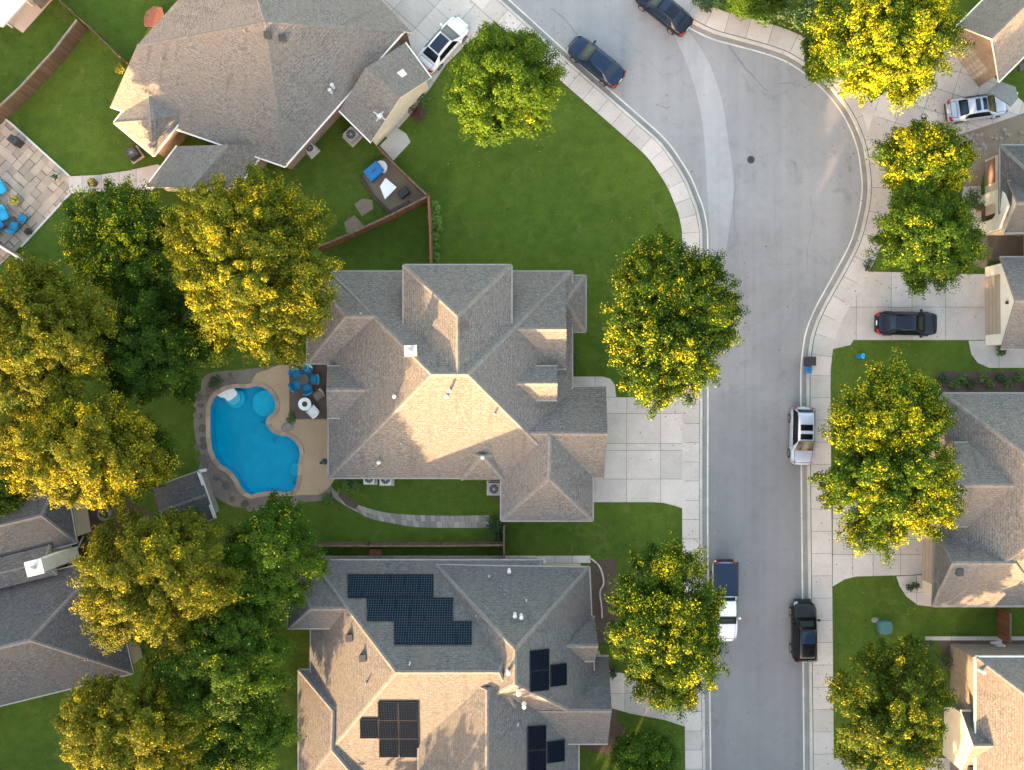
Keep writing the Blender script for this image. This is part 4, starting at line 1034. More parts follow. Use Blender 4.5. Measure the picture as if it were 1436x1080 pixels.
# ================================================================ YARD THINGS
def ac_unit(px, py, label, size=.85, mat='metal_pale', rot=0, z=.11):
    c = P(px, py); t = thing('air_conditioner', (c.x, c.y, z), label, 'air conditioner', 'air conditioner units by the houses')
    m = MB(); m.box((c.x, c.y, z), (size + .25, size + .25, .08), rot); m.build('pad', 'concrete', t)
    m = MB(); m.box((c.x, c.y, z + .08), (size, size, .72), rot); m.build('casing', mat, t)
    m = MB(); m.cyl((c.x, c.y), size * .40, z + .80, z + .815, 22); m.build('fan_grille', 'metal_dark', t)
    m = MB()
    for k in range(4): m.box((c.x, c.y, z + .816), (size * .78, .02, .012), rot + k * math.pi / 4)
    m.cyl((c.x, c.y), size * .1, z + .816, z + .84, 12); m.build('grille_bar', 'metal_grey', t)
ac_unit(520, 669.5, 'pale unit against the south wall of the middle house, left of its pair'); ac_unit(543, 670.5, 'pale unit against the south wall of the middle house, right of its pair', .9)
ac_unit(693, 684, 'grey unit in the corner by the south wing of the middle house', .9, 'metal_grey')
ac_unit(495, 193, 'grey unit in the shade behind the angled house garage', .9, 'metal_grey', .8)
ac_unit(438, 212, 'pale unit beside the brown brick wall of the angled house', .7, 'metal_pale', .75)
ac_unit(191, 218, 'dark unit in the nook by the long tan roof', .8, 'metal_dark', .6)
ac_unit(1396, 906, 'pale unit on the brown strip by the white wall', .6, 'metal_pale', .1)

def table(px, py, r, label, top='metal_dark', h=.72, hole=None, name='patio_table', cat='table', z=.166):
    c = P(px, py); t = thing(name, (c.x, c.y, z), label, cat)
    m = MB(); m.cyl((c.x, c.y), r, z + h - .05, z + h, 26); m.face([(c.x + r * math.cos(-q * .4488), c.y + r * math.sin(-q * .4488), z + h - .05) for q in range(14)]); m.build('tabletop', top, t)
    m = MB(); m.cyl((c.x, c.y), .06, z, z + h - .05, 10); m.cyl((c.x, c.y), r * .5, z, z + .05, 16); m.build('pedestal', 'metal_dark', t)
    if hole: m = MB(); m.cyl((c.x, c.y), r * hole, z + h, z + h + .035, 20); m.cyl((c.x, c.y), r * hole * .55, z + h + .035, z + h + .08, 14); m.build('fire_bowl', 'metal_dark', t)
    return t
def chair(px, py, ang, label, cush='cushion_teal', s=1.0, z=.166, group='cushioned chairs on the patios', frame='metal_dark'):
    """ang: where the sitter looks, photo degrees"""
    c = P(px, py); t = thing('patio_chair', (c.x, c.y, z), label, 'chair', group, -R(ang)); ORG[t.name] = Vector((0, 0, 0))
    a = .36 * s; rnd = lambda r, n, m_: [(r * math.copysign(abs(math.cos(q)) ** .55, math.cos(q)), r * math.copysign(abs(math.sin(q)) ** .55, math.sin(q))) for q in [2 * math.pi * k / n for k in range(n)]]
    sh = rnd(a, 20, 0); m = MB(); m.grid([[(x, y, .34) for x, y in sh], [(x * 1.03, y * 1.03, .40) for x, y in sh], [(x * .94, y * .94, .46) for x, y in sh], [(x * .5, y * .5, .48) for x, y in sh]], 0, True, True); m.face([(x * .5, y * .5, .48) for x, y in sh]); m.build('seat_cushion', cush, t)
    m = MB(); rows = []
    for x, z_ in ((-a * .80, .44), (-a * 1.05, .60), (-a * 1.25, .80), (-a * 1.36, .88)): rows.append([(x + .10 * (abs(y) ** 2), y * a * 1.0, z_) for y in (-1, -.6, -.2, .2, .6, 1)])
    back = [[(x - .10, y, z_ + .02) for x, y, z_ in r] for r in rows]; m.grid(rows + back[::-1] + [rows[0]], 0); m.build('backrest', cush, t)
    for sx in (-1, 1):
        for sy in (-1, 1): m = MB(); m.tube([(sx * a * .85, sy * a * .85, 0), (sx * a * .75, sy * a * .75, .36)], [.022, .022], 6); m.build('leg', frame, t)
    for sy in (-1, 1): m = MB(); m.tube([(-a, sy * a * 1.02, .62), (a * .8, sy * a * 1.05, .60), (a * .85, sy * a * 1.02, .36)], [.03] * 3, 6); m.build('armrest', frame, t)
    return t
table(429.5, 532, .42, 'small dark round table ringed by teal chairs on the brown patio', 'metal_dark')
for k, nm in enumerate(('right of', 'below right of', 'left below', 'left above', 'above')):
    a = R(72 * k); chair(429.5 + 12 * math.cos(a), 532 + 12 * math.sin(a), 72 * k + 180, f'teal cushioned chair {nm} the small dark patio table', s=1.08)
table(430.5, 566.5, .50, 'pale round table with dark fire bowl on the brown patio', 'plastic_white', .62, .42)
chair(441, 576, 225, 'white cushioned chair at the pale fire bowl table', 'plastic_white', 1.0, frame='plastic_white'); chair(449, 554, 150, 'brown timber chair near the house wall on the patio', 'timber_grey', 1.0, frame='bark')
t = thing('standing_parasol', P(456, 647, .16), 'closed green parasol standing against the house wall on the tan deck', 'parasol')
c = P(456, 647); m = MB(); m.cyl((c.x, c.y), .24, .16, .24, 16); m.build('base', 'metal_dark', t); m = MB(); m.cyl((c.x, c.y), .03, .24, 2.2, 8); m.build('pole', 'metal_pale', t); m = MB(); m.cyl((c.x, c.y), .17, .95, 2.15, 10, 0, .05); m.build('canopy', 'teal_lid', t)
# stone patio on the left: lounge group
chair(6, 266, 60, 'bright blue lounge chair at the left edge of the stone patio', 'cushion_sky', 1.25, .13); chair(10, 303, 70, 'bright blue lounge chair below the round planter', 'cushion_sky', 1.2, .13)
chair(25, 320, 280, 'deep blue chair at the lower end of the dark lounge table', 'cushion_teal', 1.05, .13); chair(37, 308, 200, 'deep blue chair facing left on the stone patio', 'cushion_teal', .95, .13); chair(-2, 292, 40, 'deep blue chair cut by the left edge of the photo', 'cushion_teal', 1.1, .13); chair(3, 318, 320, 'darkest blue chair in the lower left of the patio group', 'cushion_teal', 1.1, .13)
t = thing('lounge_table', P(17, 308, .13), 'low dark table among the blue lounge chairs', 'table'); c = P(18, 312); m = MB(); m.box((c.x, c.y, .42), (.9, .55, .05), .3); m.build('tabletop', 'metal_dark', t)
for sx in (-.38, .38):
    for sy in (-.2, .2): m = MB(); q = Vector((c.x + sx * math.cos(.3) - sy * math.sin(.3), c.y + sx * math.sin(.3) + sy * math.cos(.3))); m.box((q.x, q.y, .12), (.05, .05, .30)); m.build('leg', 'metal_dark', t)
def leafy(mb, c, r, n, s, mat=0, flat=.8):
    for k in range(n):
        d = Vector((random.gauss(0, 1), random.gauss(0, 1), abs(random.gauss(0, 1)))).normalized(); p = c + Vector((d.x, d.y, d.z * flat)) * r * random.random() ** .4
        u = Vector((random.gauss(0, 1), random.gauss(0, 1), random.gauss(0, .4))).normalized(); w = u.cross(d).normalized(); l = s * random.uniform(.6, 1.3)
        mb.face([p - u * l, p + w * l * .5, p + u * l, p - w * l * .5], mat)
plain('leaf_plain', (.055, .115, .018), .7, .5, 6); plain('leaf_dark', (.022, .055, .014), .7, .5, 6); plain('leaf_wine', (.075, .030, .035), .7, .5, 6); plain('leaf_lime', (.10, .19, .02), .7, .4, 6); plain('leaf_gold', (.38, .32, .03), .7, .4, 6)
def potted(px, py, r, label, pot='terracotta', leaf='leaf_gold', z=.13):
    c = P(px, py); t = thing('potted_plant', (c.x, c.y, z), label, 'plant pot', 'pots on the patios'); m = MB(); m.cyl((c.x, c.y), r * .75, z, z + r * 1.5, 18, 0, r); m.build('pot', pot, t)
    m = MB(); leafy(m, Vector((c.x, c.y, z + r * 1.4)), r * 1.0, 60, r * .3); m.build('foliage', leaf, t)
potted(27, 284, .42, 'round stone planter with yellow green plant amid the stone patio', 'stone'); potted(44, 326, .26, 'small dark pot at the lower edge of the stone patio', 'plastic_black', 'leaf_dark'); potted(1371, 293, .3, 'terracotta pot by the walk to the arched entry', 'terracotta', 'leaf_plain'); potted(134, 258, .34, 'dark pot with yellow flower on the pale slab walk', 'plastic_black', 'leaf_gold'); potted(82, 250, .3, 'pale pot in the corner of the stone patio', 'concrete_pale', 'leaf_dark')
potted(1389, 312, .22, 'small pot with golden plant inside the arched entry', 'terracotta', 'leaf_gold')
def rock(px, py, r, label, z=.11):
    c = P(px, py, 0); m = MB(); rows = []
    for a in range(5):
        th = math.pi / 2 * a / 4; rows.append([(c.x + r * math.cos(th) * (1 + random.uniform(-.18, .18)) * math.cos(q * .628), c.y + r * .8 * math.cos(th) * (1 + random.uniform(-.18, .18)) * math.sin(q * .628), z - .03 + r * .7 * math.sin(th)) for q in range(10)])
    m.grid(rows, 0, False, True); tag(m.build('boulder', 'stone'), label, 'rock', 'garden rocks')
def box_thing(name, px, py, size, rot, mat, label, cat, z=.11, lid=None, group=None, hgt=None, taper=.94):
    c = P(px, py); t = thing(name, (c.x, c.y, z), label, cat, group); m = MB(); m.box((c.x, c.y, z), size, -R(rot), 0, taper); m.build('body', mat, t)
    m = MB(); m.box((c.x, c.y, z + size[2]), (size[0] * taper + .06, size[1] * taper + .06, .06), -R(rot), 0, .9); m.build('lid', lid or mat, t)
    m = MB(); m.box((c.x, c.y, z + size[2] + .06), (size[0] * .35, .05, .035), -R(rot)); m.build('handle', 'plastic_black', t); return t
box_thing('barbecue_grill', 28, 201, (.75, .55, .9), 40, 'metal_dark', 'dark square barbecue on the stone patio near its white edging', 'grill', .13, 'metal_dark')
box_thing('storage_box', 526, 243, (1.35, 1.0, .62), -40, 'plastic_blue', 'bright blue storage box on the dirt bed', 'storage box', .115)
box_thing('wheelie_bin', 1131.5, 507, (.62, .68, 1.05), 0, 'plastic_black', 'black wheelie bin on the right kerb', 'bin', .14, None, 'bins on the kerb'); box_thing('recycling_box', 1131, 519, (.45, .5, .4), 5, 'plastic_blue', 'blue recycling box just below the black bin', 'bin', .14, None, 'bins on the kerb')
t = thing('utility_cover', P(1238, 878, .1), 'teal rounded utility cover on the lawn above the lowest right tree', 'utility cover'); q = spline([(1228, 872), (1233, 869), (1244, 869), (1248, 874), (1247.5, 884), (1240, 888), (1230, 886)], 4, True); m = MB(); m.prism(G(q), .1, .46); m.build('body', 'teal_lid', t)
cq = [(1238.3 + (x - 1238.3) * .86, 878.3 + (y - 878.3) * .86) for x, y in q]; m = MB(); m.prism(G(cq), .46, .53); m.build('lid', 'teal_lid', t)
rock(1226, 869, .3, 'single brown stone touching the teal utility cover')
box_thing('mailbox', 1202, 500, (.2, .34, 1.05), 10, 'plastic_blue', 'small pale blue post box standing on the grass below the driveway', 'mailbox', .10, 'cushion_sky')
box_thing('garden_box', 567, 272, (.8, .55, .4), -38, 'metal_dark', 'dark low box near the fence corner of the cluttered yard', 'box', .115)
box_thing('planter_trough', 563, 292, (1.6, .35, .35), -26, 'timber_grey', 'long grey trough against the red brown fence', 'planter', .115, 'mulch')
def stool(px, py, r, mat, label):
    c = P(px, py); t = thing('round_stool', (c.x, c.y, .115), label, 'stool'); m = MB(); m.cyl((c.x, c.y), r, .115, .5, 22, 0, r * 1.02, True); m.build('drum', 'plastic_white', t); m = MB(); m.cyl((c.x, c.y), r * 1.06, .5, .56, 22, 0, r * .98); m.build('lid', mat, t)
stool(536, 236, .46, 'plastic_white', 'white round drum beside the bright blue box')
t = thing('garden_table', P(542.5, 264, .115), 'white square table top on the dirt bed by the fence', 'table'); c = P(542.5, 264); m = MB()
cs = [(533, 262), (541, 250), (556.5, 263), (540, 280)]; m.prism([P(*q, .75).xy for q in cs], .80, .86); m.build('tabletop', 'plastic_white', t)
for q in ((537, 262), (542, 255), (552, 263), (541, 275)): m = MB(); p = P(*q, .4); m.box((p.x, p.y, .11), (.06, .06, .70)); m.build('leg', 'metal_grey', t)
def shrub(px, py, r, label, mat='leaf_plain', n=260, hgt=.8, z=.10, name='shrub', group='garden shrubs', s=.09):
    c = P(px, py); t = thing(name, (c.x, c.y, z), label, 'shrub', group); m = MB(); m.tube([(c.x, c.y, z), (c.x + .03, c.y, z + r * .8)], [.03, .015], 6); m.build('stem', 'bark', t)
    m = MB()
    for k in range(7): a = random.random() * 6.3; leafy(m, Vector((c.x + r * .5 * math.cos(a), c.y + r * .5 * math.sin(a), z + r * .45)), r * random.uniform(.5, .75), n // 7, s, 0, hgt)
    m.build('foliage', mat, t)
shrub(584, 159, .75, 'dark wine coloured shrub near the tan gable wall', 'leaf_wine', 500); shrub(593, 141, .8, 'green shrub beside the wine coloured one', 'leaf_plain', 500)
for k, (y, r) in enumerate(((291, .5), (304, .6), (318, .55), (333, .4), (347, .3), (362, .45))): shrub(611 + random.uniform(-1, 1.5), y, r, f'{("bright", "full", "rounded", "smaller", "smallest", "lowest")[k]} lime green shrub in the row along the dark lawn fence', 'leaf_lime', 420)
shrub(494, 678, .75, 'green shrub at the corner of the tan deck', 'leaf_plain', 500); shrub(693, 735, .8, 'dense dark shrub at the end of the stone path', 'leaf_dark', 500); shrub(700, 748, .6, 'smaller dark shrub behind the stone path end', 'leaf_dark', 300); shrub(462, 699, .5, 'small shrub beside the start of the stone path', 'leaf_plain', 300)
shrub(409, 586, .42, 'little green plant by the pool rock', 'leaf_plain', 200); shrub(305, 537, .6, 'dark green plant in the ring behind the pool steps', 'leaf_dark', 300)
shrub(1278, 822, .5, 'dark round shrub in the bed by the garage', 'leaf_dark', 300); shrub(1363, 282, .85, 'dark shrub in front of the arched entry', 'leaf_dark', 500); shrub(1400, 492, .45, 'round clipped shrub by the white garage', 'leaf_plain', 300); shrub(1296, 910, .9, 'dark shrub at the corner of the two storey house', 'leaf_dark', 500); shrub(1322, 925, .7, 'dark shrub hugging the two storey house wall', 'leaf_dark', 300)
shrub(862, 943, .5, 'dark shrub at the start of the front walk', 'leaf_dark', 240); shrub(171, 99, .4, 'small yellow shrub by the long tan roof corner', 'leaf_gold', 200, s=.07); shrub(797, 500, .6, 'dark shrub under the eave of the middle house', 'leaf_dark', 300); shrub(798, 520, .55, 'lower dark shrub beside the porch slab', 'leaf_dark', 300)
shrub(1216, 373, .5, 'light stony shrub at the corner of the driveway', 'leaf_dark', 200)
shrub(845, 985, .5, 'round shrub by the walk of the solar roof house', 'leaf_dark', 200)
for k in range(10): shrub(1322 + k * 13 + random.uniform(-2, 2), 530 + (k % 2) * 9, .42, 'low green plant in the mulch bed north of the brown hip roof', 'leaf_plain' if k % 3 else 'leaf_dark', 200, group='plants in the mulch bed north of the brown hip roof', name='bed_plant')
for k, (x, y, r) in enumerate(((985, 3, 1.0), (1012, 10, 1.1), (1040, 16, .9), (1068, 22, 1.0), (1100, 16, 1.3), (1122, 30, 1.1), (1128, 6, 1.3))): shrub(x, y, r, ('bushy green shrub on the verge behind the black car at the top', 'rounded shrub above the pale kerb at the top edge', 'small green shrub over the kerb slabs at the top', 'green shrub touching the pavement above the bulb', 'wide green shrub beside the white curved bench', 'green shrub under the yellow tree edge', 'dark shrub at the very top by the yellow tree')[k], 'leaf_plain' if k % 2 else 'leaf_dark', 900, s=.11)
rock(405, 598, .5, 'grey boulder between pool and tan deck'); rock(400, 601, .32, 'smaller grey boulder touching the pool coping')
for k in range(46): rock(random.uniform(1342, 1436), random.uniform(182, 220), random.uniform(.12, .26), 'small brown stone in the dirt bed below the silver sedan')
# odds and ends
t = thing('fire_pit', P(149, 720, .11), 'pale ring fire pit in the dark corner by the slate roof', 'fire pit'); c = P(149, 720); m = MB(); n = 20
ring = lambda r, z: [(c.x + r * math.cos(2 * math.pi * k / n), c.y + r * math.sin(2 * math.pi * k / n), z) for k in range(n)]
m.grid([ring(.52, .1), ring(.50, .45), ring(.38, .45), ring(.36, .15)], 0, False, True); m.build('ring', 'concrete_gutter', t); m = MB(); m.cyl((c.x, c.y), .37, .1, .16, 16); m.build('ash_bed', 'plastic_black', t)
t = thing('folded_parasol', P(105, 778, .11), 'grey folded parasol leaning by the slate roofed house', 'parasol'); p, q = P(95, 795, 2.6), P(117, 752, 2.2); m = MB(); m.tube([p, p.lerp(q, .5), q], [.03, .12, .05], 8); m.build('canopy', 'metal_grey', t); m = MB(); m.tube([P(100, 780, 2.3), (P(107, 775).x, P(107, 775).y, .1)], [.03, .03], 6); m.build('pole', 'metal_pale', t)
t = thing('hot_tub', P(222, 29, .1), 'rust brown covered tub on the grass against the tan roof', 'hot tub'); m = MB(); m.prism(G([(209, 33), (212, 24), (222, 16), (232, 18), (236, 30), (226, 42), (210, 42)]), .1, .75); m.build('tub', 'bark', t); m = MB(); m.prism(G([(208, 33), (211, 23), (222, 15), (233, 17), (237, 30), (226, 43), (209, 43)]), .76, .86); m.build('cover', 'terracotta', t)
t = thing('curved_edging', P(850, 820, .11), 'thin pale kerb curving through the bed by the solar roof house', 'garden edging'); m = MB(); e = spline([(828, 783), (838, 791), (844, 803), (846, 818), (841, 830), (843, 848), (844, 866)], 5); m.tube([P(x, y, 0) + Vector((0, 0, .13)) for x, y in e], [.07] * len(e), 6); m.build('kerb_stone', 'concrete', t)
for x, y in ((748, 785), (763, 785)):
    t = thing('utility_meter', P(x, y, .12), 'small white utility meter on the wall strip, ' + ('left of two' if x < 755 else 'right of two'), 'meter', 'meters behind the solar roof house'); c = P(x, y); m = MB(); m.box((c.x, c.y, .12), (.28, .2, .9), .2, 0, .8); m.build('casing', 'plastic_white', t); m = MB(); m.cyl((c.x + .05, c.y), .1, 1.02, 1.1, 12); m.build('dial', 'metal_pale', t)
t = thing('garden_hose_reel', P(525, 770, .1), 'red toy wagon in the dark strip behind the solar roof house', 'toy wagon'); c = P(528, 773); m = MB(); m.box((c.x, c.y, .32), (.95, .5, .22)); m.build('tray', 'terracotta', t)
for sx in (-.33, .33):
    for sy in (-.27, .27): m = MB(); m.box((c.x + sx, c.y + sy, .11), (.22, .06, .22)); m.build('wheel', 'rubber', t)
t.name = 'toy_wagon'
t = thing('curved_bench', P(1087, 12, .1), 'small white curved bench on the grass at the top edge', 'bench'); m = MB(); arc = ellipse((1084, 11), 6.5, 8, 0, 10, -1.4, 1.5); a_, b_ = arc, ellipse((1084, 11), 3.6, 5, 0, 10, -1.4, 1.5)
band(m, a_, b_, .46, 0, .38); m.build('seat', 'plastic_white', t)
for i in (1, 5, 9): m = MB(); q = P((a_[i][0] + b_[i][0]) / 2, (a_[i][1] + b_[i][1]) / 2); m.box((q.x, q.y, .1), (.08, .08, .28)); m.build('leg', 'plastic_white', t)
# ================================================================ TREES
def leaf_mesh(name, C, N, T, size, col, org):
    """diamond leaves: centres C, normals N, long axes T (n x 3), sizes, colours (n x 3)"""
    n = len(C); B = np.cross(N, T)
    l, w = size[:, None] * .62, size[:, None] * .36
    V = np.empty((n, 4, 3)); V[:, 0] = C - T * l; V[:, 1] = C + B * w + T * l * .1; V[:, 2] = C + T * l; V[:, 3] = C - B * w + T * l * .1
    V = (V - np.array(org)).reshape(-1, 3).astype(np.float32)
    me = bpy.data.meshes.new(name); me.vertices.add(n * 4); me.vertices.foreach_set('co', V.ravel())
    me.loops.add(n * 4); me.loops.foreach_set('vertex_index', np.arange(n * 4, dtype=np.int32))
    me.polygons.add(n); me.polygons.foreach_set('loop_start', np.arange(0, n * 4, 4, dtype=np.int32)); me.polygons.foreach_set('loop_total', np.full(n, 4, dtype=np.int32))
    at = me.attributes.new('leaf_tint', 'FLOAT_COLOR', 'POINT')
    c4 = np.ones((n, 4, 4), np.float32); c4[:, :, :3] = col[:, None, :]; at.data.foreach_set('color', c4.ravel())
    me.materials.append(MATS['leaf']); me.update(calc_edges=True); return me
def unit(v): return v / np.maximum(1e-9, np.linalg.norm(v, axis=1))[:, None]
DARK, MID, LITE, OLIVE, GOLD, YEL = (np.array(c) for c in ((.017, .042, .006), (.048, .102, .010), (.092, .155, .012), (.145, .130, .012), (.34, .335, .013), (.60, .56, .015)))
def crown_arrays(rg, c, rx, ry, rz, nclump, per, leaf, yellow, tone, tips=.03, spread=1.0, bough=1.42, low=-.25):
    """boughs carry sprays of small leaf clumps; gaps stay open between the boughs"""
    nb = max(10, int(10 + .85 * rx * ry)); ph = rg.uniform(0, 6.28, 6)
    q = np.arange(nb) + .5                                            # evenly spread bough ends over the upper dome, then shaken
    z = low + (1 - low) * (1 - q / nb) ; a = q * 2.39996 + ph[0]
    bd = np.stack([np.sqrt(np.maximum(0, 1 - z * z)) * np.cos(a), np.sqrt(np.maximum(0, 1 - z * z)) * np.sin(a), z], 1); bd = unit(bd + rg.normal(size=(nb, 3)) * .13)
    th = np.arctan2(bd[:, 1], bd[:, 0])
    lobe = 1 + .04 * np.sin(2 * th + ph[1]) + .05 * np.sin(3 * th + ph[2]) + .05 * np.sin(5 * th + ph[3])
    br = rg.uniform(.80, .97, nb) * lobe * .86
    bp = np.array(c) + bd * br[:, None] * np.array((rx, ry, rz))
    bt = rg.normal(0, .17, nb); patch = .5 + .5 * np.sin(th * 2 + ph[4]) * np.cos(bd[:, 2] * 3 + ph[5])
    by = np.clip(yellow * (.15 + 1.7 * rg.uniform(0, 1, nb) * (.4 + .9 * patch)), 0, .97)
    bi = rg.integers(0, nb, nclump)
    sc = bough * (rx * ry) ** .12 / 1.35
    off = unit(rg.normal(size=(nclump, 3))) * (rg.uniform(0, 1, nclump) ** .45)[:, None]
    d = bd[bi]; along = (off * d).sum(1)[:, None]; off = off + d * along * .75; off[:, 2] *= .72
    cc = bp[bi] + off * sc * rg.uniform(.75, 1.2, nb)[bi][:, None]
    inner = rg.uniform(size=nclump) < .20                              # some leaves inside the crown
    cc = np.where(inner[:, None], np.array(c) + (bp[bi] - np.array(c)) * rg.uniform(.15, .75, nclump)[:, None] + rg.normal(size=(nclump, 3)) * .5, cc)
    e = (cc - np.array(c)) / np.array((rx, ry, rz)); rho = np.linalg.norm(e, axis=1); lim = rg.uniform(.80, 1.06, nclump) * lobe[bi]
    cc = np.where((rho > lim)[:, None], np.array(c) + e * (lim / np.maximum(rho, .01))[:, None] * np.array((rx, ry, rz)), cc)
    cr = rg.uniform(.26, .62, nclump) * spread
    ci = np.repeat(np.arange(nclump), per); n = len(ci)
    o = unit(rg.normal(size=(n, 3))) * (rg.uniform(0, 1, n) ** .5)[:, None]; o[:, 2] = np.abs(o[:, 2]) * .75 - .12
    o = o + d[ci] * ((o * d[ci]).sum(1) * .6)[:, None]
    C = cc[ci] + o * cr[ci][:, None]
    N = unit(o * .75 + np.array((0, 0, .55)) + rg.normal(size=(n, 3)) * .40 + d[ci] * .25)
    T = unit(np.cross(N, rg.normal(size=(n, 3))) * .7 + np.cross(np.cross(N, o), N) * 1.0)
    T = unit(T - N * (T * N).sum(1)[:, None])
    size = leaf * rg.uniform(.65, 1.3, n)
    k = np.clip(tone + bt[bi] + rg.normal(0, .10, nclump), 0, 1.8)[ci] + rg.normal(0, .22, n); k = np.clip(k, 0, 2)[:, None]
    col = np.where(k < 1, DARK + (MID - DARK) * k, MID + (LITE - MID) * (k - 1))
    isy = rg.uniform(size=nclump) < by[bi] * np.where(along[:, 0] > -.1, 1.15, .5)
    ly = rg.uniform(size=n) < np.clip(by[bi][ci] * .28 + isy[ci] * .46 + tips * .4, 0, .9) * np.clip(.55 + .9 * o[:, 2], .25, 1.2)
    yc = GOLD + (YEL - GOLD) * rg.uniform(0, 1, n)[:, None]; yc = yc * rg.uniform(.55, 1.1, n)[:, None]
    half = rg.uniform(size=n)[:, None] < .40
    col = np.where(ly[:, None], np.where(half, (yc + LITE) / 2, yc), col)
    return C, N, T, size, col, bp
def tree(px, py, rx, ry, hgt, label, yellow=.1, tone=.8, seed=0, leaf=.118, dens=1.0, group='street and garden trees', olive=0.0, name='leafy_tree', low=.34, tips=.03, zscale=1.0):
    """px,py,rx,ry: middle and half extents of the crown as seen in the photo (px)"""
    rg = np.random.default_rng(seed + 11); zt = hgt; zc = hgt * (.5 + low / 2) ; rz = hgt * (1 - low) / 2 * 1.02
    c = P(px, py, zc); s = (HC - zc) / F; X, Y = rx * s, ry * s
    root = thing(name, (c.x, c.y, .10), label, 'tree', group)
    m = MB(); lean = rg.uniform(-.25, .25, 2); r0 = .05 * hgt ** .8 * .55
    m.tube([(c.x, c.y, .05), (c.x + lean[0] * .3, c.y + lean[1] * .3, hgt * .22), (c.x + lean[0], c.y + lean[1], hgt * .5), (c.x + lean[0] * 1.3, c.y + lean[1] * 1.2, hgt * .8)], [r0 * 1.35, r0, r0 * .75, r0 * .3], 10)
    nb = 11
    for k in range(nb):
        a = 2 * math.pi * k / nb + rg.uniform(-.25, .25); f = rg.uniform(.55, .88); z0 = hgt * rg.uniform(.24, .5); z1 = zc + rz * rg.uniform(-.25, .55)
        e = Vector((c.x + X * f * math.cos(a), c.y + Y * f * math.sin(a), z1)); b = Vector((c.x + lean[0] * .6, c.y + lean[1] * .6, z0)); mid = b.lerp(e, .5) + Vector((0, 0, .06 * hgt))
        m.tube([b, mid, e], [r0 * .5, r0 * .3, r0 * .1], 6)
        e2 = mid + Vector((rg.normal() * X * .28, rg.normal() * Y * .28, rz * .5)); m.tube([mid, mid.lerp(e2, .5) + Vector((0, 0, .2)), e2], [r0 * .28, r0 * .18, r0 * .07], 5)
    m.build('trunk', 'bark', root)
    ncl = int(34 * (X * Y) ** .86 * dens / .7) + 50; per = 150
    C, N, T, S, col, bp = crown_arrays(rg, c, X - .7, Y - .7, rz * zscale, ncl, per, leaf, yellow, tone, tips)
    if olive > 0: col = col + (OLIVE - col) * (olive * rg.uniform(.3, 1, len(col)))[:, None] * (col[:, 0] < .2)[:, None]
    if olive > 0: col = np.where(col[:, :1] > .2, col * np.array((1, .84, 1)), col)
    me = leaf_mesh('crown', C, N, T, S, col, (c.x, c.y, .10)); o = bpy.data.objects.new('crown', me); COL.objects.link(o); o.parent = root
    return root
TREES = [
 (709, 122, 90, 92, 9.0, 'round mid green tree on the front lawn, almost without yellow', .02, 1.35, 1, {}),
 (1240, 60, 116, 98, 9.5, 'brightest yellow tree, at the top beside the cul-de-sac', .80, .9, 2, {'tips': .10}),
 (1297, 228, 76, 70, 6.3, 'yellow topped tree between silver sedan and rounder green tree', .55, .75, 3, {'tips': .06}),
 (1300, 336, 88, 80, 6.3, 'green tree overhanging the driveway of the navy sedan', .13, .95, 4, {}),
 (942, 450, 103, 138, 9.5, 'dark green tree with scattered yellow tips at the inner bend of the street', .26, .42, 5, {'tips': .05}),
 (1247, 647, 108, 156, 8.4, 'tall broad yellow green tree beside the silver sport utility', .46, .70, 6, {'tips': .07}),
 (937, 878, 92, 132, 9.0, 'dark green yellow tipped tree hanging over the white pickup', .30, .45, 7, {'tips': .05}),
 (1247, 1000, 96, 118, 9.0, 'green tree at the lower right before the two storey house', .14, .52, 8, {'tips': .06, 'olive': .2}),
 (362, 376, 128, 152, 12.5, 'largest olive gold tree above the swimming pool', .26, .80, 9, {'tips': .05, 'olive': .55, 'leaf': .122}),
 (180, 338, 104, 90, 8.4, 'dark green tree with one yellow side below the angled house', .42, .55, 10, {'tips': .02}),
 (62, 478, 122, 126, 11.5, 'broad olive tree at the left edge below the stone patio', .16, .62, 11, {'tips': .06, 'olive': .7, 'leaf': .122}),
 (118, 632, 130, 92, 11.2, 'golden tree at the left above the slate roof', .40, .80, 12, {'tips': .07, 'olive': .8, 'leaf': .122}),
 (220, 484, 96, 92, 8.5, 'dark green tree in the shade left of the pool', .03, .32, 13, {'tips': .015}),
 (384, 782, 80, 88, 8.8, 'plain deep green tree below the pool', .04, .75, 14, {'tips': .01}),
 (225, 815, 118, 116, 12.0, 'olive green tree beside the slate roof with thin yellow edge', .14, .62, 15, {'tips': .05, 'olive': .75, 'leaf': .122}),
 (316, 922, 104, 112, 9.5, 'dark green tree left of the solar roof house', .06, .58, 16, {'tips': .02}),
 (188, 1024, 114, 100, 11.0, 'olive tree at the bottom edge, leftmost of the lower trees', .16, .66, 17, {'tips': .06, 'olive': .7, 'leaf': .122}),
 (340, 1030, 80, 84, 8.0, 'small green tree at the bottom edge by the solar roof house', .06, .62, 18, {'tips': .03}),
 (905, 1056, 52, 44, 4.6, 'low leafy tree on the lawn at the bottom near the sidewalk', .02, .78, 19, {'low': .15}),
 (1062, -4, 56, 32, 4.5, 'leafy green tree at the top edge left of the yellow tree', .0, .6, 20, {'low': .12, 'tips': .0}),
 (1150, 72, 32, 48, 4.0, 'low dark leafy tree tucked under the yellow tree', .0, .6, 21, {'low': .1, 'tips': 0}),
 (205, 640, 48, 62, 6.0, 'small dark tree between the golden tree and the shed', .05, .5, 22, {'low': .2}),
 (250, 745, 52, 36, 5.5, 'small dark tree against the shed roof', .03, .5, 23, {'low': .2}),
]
for i, (px, py, rx, ry, hg, lb, ye, to, sd, kw) in enumerate(TREES): tree(px, py, rx, ry, hg, lb, ye, to, sd, **kw)
